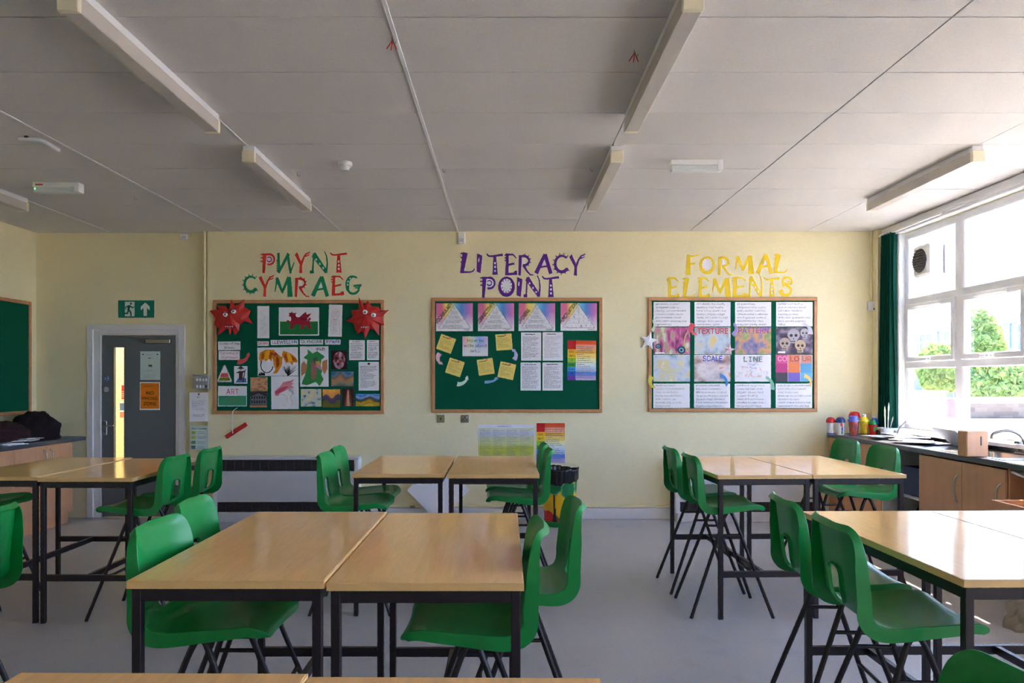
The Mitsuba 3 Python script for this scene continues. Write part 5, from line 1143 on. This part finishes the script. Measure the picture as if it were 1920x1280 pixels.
# worktop and base units
RX, RZ, RT = 3.385, .905, .042
tag(obj('worktop', cat([bx(RX, XR, 6.12, YB, RZ - RT, RZ, .006), bx(RX, XR, 2.9, 5.42, RZ - RT, RZ, .006), bx(RX, RX + .075, 5.41, 6.13, RZ - RT, RZ, .004), bx(XR - .10, XR, 5.41, 6.13, RZ - RT, RZ, .004)]), 'worktop'), 'dark grey worktop along the window wall with a sink set in', 'worktop')
obj('upstand', bx(XR - .018, XR, 2.9, YB, RZ, RZ + .035, .003), 'worktop', 'worktop_001', kind=None)
t = thing('sink', 'steel sink set into the window side worktop behind a wooden block', 'sink')
o = rect(RX + .06, 5.36, XR - .085, 6.16); b_ = rect(RX + .10, 5.50, XR - .16, 6.00).buffer(-.04).buffer(.04)
obj('rim', extrude(o.buffer(-.03).buffer(.03).difference(b_), .004, RZ - .001), 'steel', t)
bowl = []
lo = b_.exterior; pts = np.array([lo.interpolate(q / 60, normalized=True).coords[0] for q in range(60)]); c0 = pts.mean(0)
for z, sc in ((RZ + .002, 1), (RZ - .02, .985), (RZ - .14, .95), (RZ - .155, .85), (RZ - .158, .02)): bowl.append(np.column_stack([c0 + (pts - c0) * sc, np.full(60, z)]))
V = np.vstack(bowl); F = []
for q in range(4):
    for k in range(60):
        m_ = (k + 1) % 60; F += [[q * 60 + k, (q + 1) * 60 + m_, q * 60 + m_], [q * 60 + k, (q + 1) * 60 + k, (q + 1) * 60 + m_]]
obj('bowl', trimesh.Trimesh(V, np.array(F), process=False), 'steel', t, smooth=50)
t = thing('mixer_tap', 'chrome mixer tap with two capstan knobs behind the wooden block', 'tap')
tx, ty = XR - .115, 5.72
obj('base', cat([bx(tx - .022, tx + .022, ty - .10, ty + .10, RZ, RZ + .028, .008), place(trimesh.creation.cylinder(.018, .06, sections=18), tx, ty, RZ + .05)]), 'tap_chrome', t)
pr('tap_chrome', lin(120, 120, 122), 0.2, metallic=1.0)
obj('spout', tube(bend([(tx, ty, RZ + .06), (tx - .03, ty, RZ + .15), (tx - .12, ty + .01, RZ + .19), (tx - .23, ty + .02, RZ + .165), (tx - .24, ty + .02, RZ + .12)], .06, 8), .010, 12), 'tap_chrome', t, smooth=50)
for s in (-1, 1):
    k_ = obj('knob', place(lathe([(0, .0), (.015, 0), (.013, .03), (.024, .036), (.026, .06), (.020, .072), (0, .074)], 18), tx, ty + s * .085, RZ + .026), 'tap_chrome', t, smooth=40)
wbx, wby = wx(1824, 5.63), 5.63
t = thing('wooden_block', 'upright light wooden block with a dark slot beside the sink tap', 'block')
obj('body', turn(bx(wbx - .084, wbx + .084, wby - .05, wby + .05, RZ + .003, wz(808, 5.58), .006), 6, (0, 0, 1), (wbx, wby, 0)), 'beech', t)
obj('slot', turn(bx(wbx + .022, wbx + .03, wby - .052, wby - .04, RZ + .085, RZ + .15), 6, (0, 0, 1), (wbx, wby, 0)), 'dark_grille', t)
t = thing('base_unit', 'beech base units under the window side worktop with bow handles', 'base unit')
FX = RX + .025
obj('back_panel', bx(XR - .02, XR, 2.9, 7.6, .10, RZ - RT, .0), 'beech', t)
obj('bottom_panel', bx(FX + .02, XR - .02, 2.9, 7.42, .10, .118), 'beech', t)
obj('plinth', bx(FX + .06, XR, 2.9, 7.42, 0, .10), 'beech', t)
for y in (7.0, 6.36, 5.24, 4.36, 3.6, 2.92): obj('side_panel', bx(FX + .0, XR - .02, y - .009, y + .009, .10, RZ - RT, .002), 'beech' if y < 6.9 and y != 6.36 else 'grey_case', t)
obj('shelf', bx(FX + .02, XR - .02, 6.37, 6.99, .46, .478), 'grey_case', t)
dy = [wx_ for wx_ in (FX * FOC / (1727 - CX), FX * FOC / (1808 - CX), FX * FOC / (1890 - CX))]
for (b, a), side in (((dy[0], dy[1]), -1), ((dy[1], dy[2]), 1)):
    d = obj('door', bx(FX - .019, FX, a + .002, b - .002, .105, RZ - RT - .012, .003), 'beech', t)
    hy = a + .045
    obj('handle', arch(hy, .55, .75, FX - .019, -1, .028), 'steel', d, smooth=60)
obj('end_panel', bx(FX - .01, FX + .008, 7.01, YB - .02, .10, RZ - RT, .003), 'beech', t)
tag(obj('drawer', cat([bx(FX - .32, FX + .25, 4.90, 4.92, .63, .70, .003), bx(FX - .32, FX - .30, 4.40, 4.91, .63, .70, .003), bx(FX - .31, FX + .25, 4.40, 4.91, .62, .636)]), 'beech', t), 'open wooden drawer sticking out of its unit')
obj('runner', bx(FX - .30, FX + .25, 4.921, 4.935, .645, .665, .002), 'satin_metal', t + '__drawer')
tag(obj('folded_paper', turn(bx(FX - .02, FX + .3, 4.84, 5.20, .76, .775, .003), 9, (1, 0, 0), (FX, 4.7, .76)), 'paper'), 'grey folded papers lying in the open base unit above the drawer', 'paper')
tag(obj('storage_tray', cat([bx(FX + .05, XR - .06, 6.42, 6.74, .48, .494, .002), bx(FX + .05, FX + .06, 6.42, 6.74, .48, .72, .002), bx(FX + .05, XR - .06, 6.42, 6.43, .48, .72, .002), bx(FX + .05, XR - .06, 6.73, 6.74, .48, .72, .002)]), 'navy_plastic'), 'dark blue tray on the open shelf under the window side worktop', 'tray')
pr('navy_plastic', lin(30, 50, 86), 0.4)
tag(obj('dark_bag', place(cloth_heap(.16, .20, .30, 5), FX + .2, 6.60, .118), 'black_cloth', smooth=60), 'dark bag on the floor of the open shelf under the worktop', 'bag')
tag(obj('grey_cloth', place(cloth_heap(.22, .16, .24, 9, fold=.3), 3.16, 4.55, 0), 'raffia', smooth=60), 'grey crumpled cloth on the floor under the right foreground tables', 'cloth')
pr('raffia', lin(150, 142, 130), 0.9, spec=0.1)

# decorated bottles and pots
def pot(px, yq, lab, prof, base, bands, lid=None, lidc=None, spots=None, group=None):
    x, w, h = wx((px[0] + px[2]) / 2, yq), (px[2] - px[0]) * yq / FOC, (px[3] - px[1]) * yq / FOC
    t = thing('decorated_bottle', lab, 'bottle')
    P = np.array(prof, float) * [w / 2, h]
    d = np.concatenate([[0], np.cumsum(np.linalg.norm(np.diff(P, axis=0), axis=1))]); s = np.linspace(0, d[-1], 40)
    P = np.column_stack([np.interp(s, d, P[:, 0]), np.interp(s, d, P[:, 1])]); n = 48
    m = lathe(P, n); zz = np.asarray(m.vertices)[:, 2] / h; an = np.arctan2(m.vertices[:, 1], m.vertices[:, 0])
    C = np.tile(np.array(base), (len(zz), 1))
    for z0, z1, c in bands: C[(zz >= z0) & (zz < z1)] = c
    for (da, z, r, c) in (spots or []):
        C[(((an - math.radians(da) + np.pi) % (2 * np.pi) - np.pi) * .9) ** 2 + ((zz - z) * 2.4) ** 2 < r * r] = c
    obj('body', place(m, x, yq, RZ), 'painted', t, smooth=True, color=C)
    if lid: obj('lid', place(lathe(np.array(lid, float) * [w / 2, h], 32), x, yq, RZ), lidc, t, smooth=45)
for nm, c in (('lid_red', lin(206, 40, 40)), ('lid_navy', lin(34, 54, 120)), ('lid_blue', lin(40, 80, 176)), ('lid_green', lin(20, 120, 60)), ('lid_white', lin(230, 230, 232))): pr(nm, c, 0.3)
cup = [(0, 0), (.62, 0), (.66, .02), (.90, .72), (.92, .74)]
WV = lin(232, 230, 226)
pot((1549, 778, 1566, 811), 7.92, 'white decorated bottle with a red domed cap at the left end of the row', [(0, 0), (.72, 0), (.76, .03), (.86, .70), (.8, .74)], WV, [(.02, .12, lin(90, 110, 190))], [(.86, .68), (1, .70), (1, .76), (.9, .86), (.6, .97), (0, 1)], 'lid_red', [(-60, .4, .3, lin(206, 200, 190))])
pot((1567, 778, 1584.5, 812), 7.86, 'white bottle with a navy cap and cut-out star shapes, second in the row', [(0, 0), (.72, 0), (.76, .03), (.88, .68), (.8, .74)], WV, [], [(.86, .68), (1, .70), (1, .78), (.92, .88), (.6, .97), (0, 1)], 'lid_navy', [(-95, .58, .28, lin(196, 50, 50)), (-85, .36, .26, lin(50, 90, 190)), (-88, .15, .26, lin(40, 140, 70)), (-40, .45, .2, lin(190, 120, 160))])
pot((1592, 763, 1612, 806), 7.98, 'tallest decorated pot with a red dome and green band, behind the others', cup, lin(206, 190, 160), [(.5, .62, lin(60, 140, 90)), (.62, .72, lin(230, 226, 214))], [(.9, .72), (1.02, .74), (1.02, .80), (.9, .90), (.6, .98), (0, 1)], 'lid_red')
pot((1590.5, 777, 1609.5, 814), 7.80, 'brown red cup with a lilac blue lid before the tallest pot', cup, lin(170, 84, 70), [(.66, .72, lin(206, 90, 80))], [(.9, .70), (1.04, .71), (1.04, .78), (.84, .84), (.82, .97), (.5, 1), (0, 1)], 'lid_lilac', [(-80, .45, .35, lin(120, 60, 90)), (-120, .3, .3, lin(200, 100, 70))])
pr('lid_lilac', lin(106, 116, 206), 0.3)
bot = [(0, 0), (.62, 0), (.68, .03), (.88, .60), (1.0, .64), (.98, .70), (.40, .88), (.36, .89)]
pot((1611.5, 770, 1629, 809), 7.88, 'yellow decorated bottle with a white cap in the row on the worktop', bot, lin(236, 204, 40), [(.0, .10, lin(206, 140, 40)), (.6, .72, lin(242, 214, 60))], [(.40, .87), (.40, .98), (.3, 1), (0, 1)], 'lid_white', [(-90, .4, .4, lin(226, 150, 50)), (-60, .3, .2, lin(190, 150, 40))])
pot((1629, 780, 1643.5, 809), 7.84, 'red and green decorated pot near the curtain', [(0, 0), (.7, 0), (.76, .03), (.96, .70), (.9, .74)], lin(206, 40, 36), [], [(.96, .68), (1.04, .70), (1.0, .82), (.7, .9), (.66, 1), (0, 1)], 'lid_green', [(-80, .42, .42, lin(40, 130, 60))])
pot((1631, 769.5, 1647.5, 804), 8.0, 'blue bottle with a white cap at the right end, half behind the curtain', bot, lin(44, 84, 190), [(.0, .5, lin(60, 130, 90))], [(.40, .87), (.40, .98), (.3, 1), (0, 1)], 'lid_white')
# papers and odds on the worktop
for k in range(9):
    yq, xq = 6.95 + rs.uniform(-.42, .45), 3.62 + rs.uniform(-.09, .13)
    m = turn(bx(-.105, .105, -.148, .148, 0, .004), rs.uniform(-60, 60)); m = turn(m, rs.uniform(-2, 2), (1, 0, 0))
    tag(obj('loose_paper', place(m, xq, yq, RZ + .003 + .005 * k), 'paper'), 'white paper in the loose spread on the window side worktop', 'paper', 'papers spread on the window side worktop')
v_ = np.array([(0, 0, 0), (.30, 0, 0), (.30, .42, 0), (0, .42, 0)])
t = thing('open_book', 'open white sketchbook leaning against the window sill beside the block', 'book')
for s, nm in ((1, 'page_block'), (-1, 'page_block')):
    obj(nm, place(turn(bx(-.012 if s < 0 else .0, .0 if s < 0 else .012, -.17, .17, 0, .24, .003), s * 52, (0, 1, 0)), 3.80, 6.38, RZ + (.012 if s < 0 else .012)), 'paper', t)
t = thing('tool_pot', 'clear pot of brushes on the worktop before the curtain', 'pot')
px_, py_ = wx(1663, 7.55), 7.55
obj('pot', place(lathe([(0, 0), (.055, 0), (.062, .09), (.058, .09), (.05, .006), (0, .006)], 24), px_, py_, RZ), 'clear_plastic', t, smooth=40)
for k, (a, l) in enumerate(((8, .30), (-10, .24), (3, .33), (14, .2))):
    obj('brush', place(turn(tube([(0, 0, 0), (0, 0, l * .7), (0, 0, l * .85), (0, 0, l)], [.004, .005, .008, .002], 8), a, (1, .4 * k - .6, 0)), px_ + .012 * (k - 1.5), py_ + .01 * (k % 2), RZ + .01), ['cream_plastic', 'white_plastic', 'paper', 'satin_metal'][k], t, smooth=60)
t = thing('tape_dispenser', 'white tape dispenser with a metal blade on the worktop papers', 'dispenser')
qx, qy = wx(1688, 6.9), 6.9
obj('body', bx(qx - .05, qx + .09, qy - .03, qy + .03, RZ + .04, RZ + .075, .01), 'white_plastic', t)
obj('blade', tube(bend([(qx - .03, qy, RZ + .07), (qx - .01, qy, RZ + .13), (qx + .05, qy, RZ + .19)], .04), .006, 8), 'satin_metal', t, smooth=50)

# ---------------------------------------------------------------- outside the windows
BX = 36.0
t = thing('school_building', 'long flat roofed school building with window bands seen through the panes', 'building')
obj('wall', bx(BX, BX + 9, 36, 110, 2.0, 6.1), 'render_grey', t)
obj('ground_storey', bx(BX, BX + 9, 36, 110, -3.3, 2.0), 'pink_brick', t)
pr('pink_brick', lin(170, 124, 116), .9)
obj('spandrel', bx(BX - .06, BX + .02, 36, 110, 2.2, 3.5), 'render_white', t)
obj('fascia', bx(BX - .35, BX + 9.2, 35.8, 110.2, 5.55, 6.2, .02), 'render_grey', t)
pr('render_grey', lin(150, 164, 168), .8)
m0 = ply(cat([bx(BX - .08, BX + .03, -1.5, 1.5, 3.5, 3.62), bx(BX - .08, BX + .03, -1.5, 1.5, 5.44, 5.55), bx(BX - .08, BX + .03, -1.5, 1.5, 4.75, 4.83)] + [bx(BX - .08, BX + .03, q - .05, q + .05, 3.6, 5.46) for q in (-1.45, -.5, .5, 1.45)]), 'upvc')
m1 = ply(bx(BX - .03, BX + .02, -1.45, 1.45, 3.6, 5.46), 'far_glass')
m2 = ply(cat([bx(BX - .08, BX + .03, -1.5, 1.5, 0.0, .12), bx(BX - .08, BX + .03, -1.5, 1.5, 1.7, 1.8)] + [bx(BX - .08, BX + .03, q - .05, q + .05, .1, 1.72) for q in (-1.45, 0, 1.45)]), 'upvc')
m3 = ply(bx(BX - .03, BX + .02, -1.45, 1.45, .1, 1.72), 'far_glass')
for k in range(15):
    y = 39 + 4.6 * k
    f = obj('window', m0, None, t, to=T().translate([0, y, 0])); obj('window_pane', m1, None, f, to=T().translate([0, y, 0]))
    f = obj('window', m2, None, t, to=T().translate([0, y, 0])); obj('window_pane', m3, None, f, to=T().translate([0, y, 0]))
    obj('downpipe', tube([(BX - .1, y + 2.3, -3.2), (BX - .1, y + 2.3, 5.6)], .06, 6), 'render_grey', t)
def tree(x, y, z, r, hgt, seed, lab):
    t = thing('tree', lab, 'tree'); g = np.random.default_rng(seed)
    obj('trunk', tube([(x, y, -3.25), (x + .1, y, -1.5), (x, y, z)], [.22, .17, .08], 8), 'bark', t, smooth=60)
    for k in range(6):
        a = g.uniform(0, 6.28); obj('branch', tube([(x, y, z - hgt * .4), (x + math.cos(a) * r * .4, y + math.sin(a) * r * .4, z), (x + math.cos(a) * r * .7, y + math.sin(a) * r * .7, z + hgt * g.uniform(.1, .4))], [.08, .05, .02], 6), 'bark', t)
    n = 7000; d = g.normal(size=(n, 3)); d /= np.linalg.norm(d, axis=1, keepdims=True)
    lump = .72 + .5 * (meshkit.fbm(d * 2.1 + seed, 3, seed))
    P = np.array([x, y, z]) + d * (g.uniform(.55, 1, n) ** .5 * lump)[:, None] * [r, r, hgt]
    u = g.normal(size=(n, 3)); u /= np.linalg.norm(u, axis=1, keepdims=True); w = np.cross(u, g.normal(size=(n, 3))); w /= np.linalg.norm(w, axis=1, keepdims=True)
    s = g.uniform(.10, .2, n)[:, None]
    V = np.stack([P - u * s, P + w * s * .55, P + u * s, P - w * s * .55], 1).reshape(-1, 3); q = np.arange(n) * 4
    F = np.vstack([np.column_stack([q, q + 1, q + 2]), np.column_stack([q, q + 2, q + 3])])
    c = np.array(lin(158, 180, 112)) * g.uniform(.7, 1.35, (n, 1)) * np.array([1, 1, .9])
    obj('foliage', trimesh.Trimesh(V, F, process=False), 'leaf', t, color=np.clip(np.repeat(c, 4, 0), 0, 1), kind='stuff')
def atv(u, v, X): y = X * FOC / (u - CX); return X, y, EYE - (v - CY) * y / FOC
for (u, v, X, r, h, lab) in ((1836, 650, 19, .85, 1.35, 'leafy tree in front of the school building, tallest through the second window'), (1760, 692, 20, .95, 1.15, 'leafy tree seen through the far window below its middle transom'), (1872, 712, 17.5, 1.25, .8, 'low leafy tree right of the tallest tree outside')):
    x, y, z = atv(u, v, X); tree(x, y, z, r, h, int(u), lab)
tag(obj('garden_wall', bx(8.36, 11.6, 14.0, 14.25, -3.2, 1.05), 'brickwork'), 'brick wall with a white coping outside the second window', 'wall')
obj('coping', bx(8.3, 11.7, 13.93, 14.32, 1.05, 1.16, .02), 'render_white', 'garden_wall')
tag(obj('flat_roof', cat([bx(4.6, 8.3, 8.6, 20.0, .65, .78, .02), bx(8.29, 12.5, 8.6, 13.9, .65, .78, .02), bx(4.7, 12.4, 8.7, 13.9, -3.2, .66), bx(4.7, 8.2, 13.8, 19.9, -3.2, .66)]), 'render_white'), 'white flat roof of the lower building right outside the windows', 'roof')
x, y, z = atv(1742, 742, 15.6)
tag(obj('roof_housing', cat([bx(x - .42, x + .42, y - .4, y + .4, z - 2.6, z + .14, .02), bx(x - .5, x + .5, y - .45, y + .45, z + .14, z + .2, .02)]), 'pale_blue'), 'pale blue boxy housing on the roof outside the far window', 'housing')
pr('pale_blue', lin(176, 204, 226), .6)
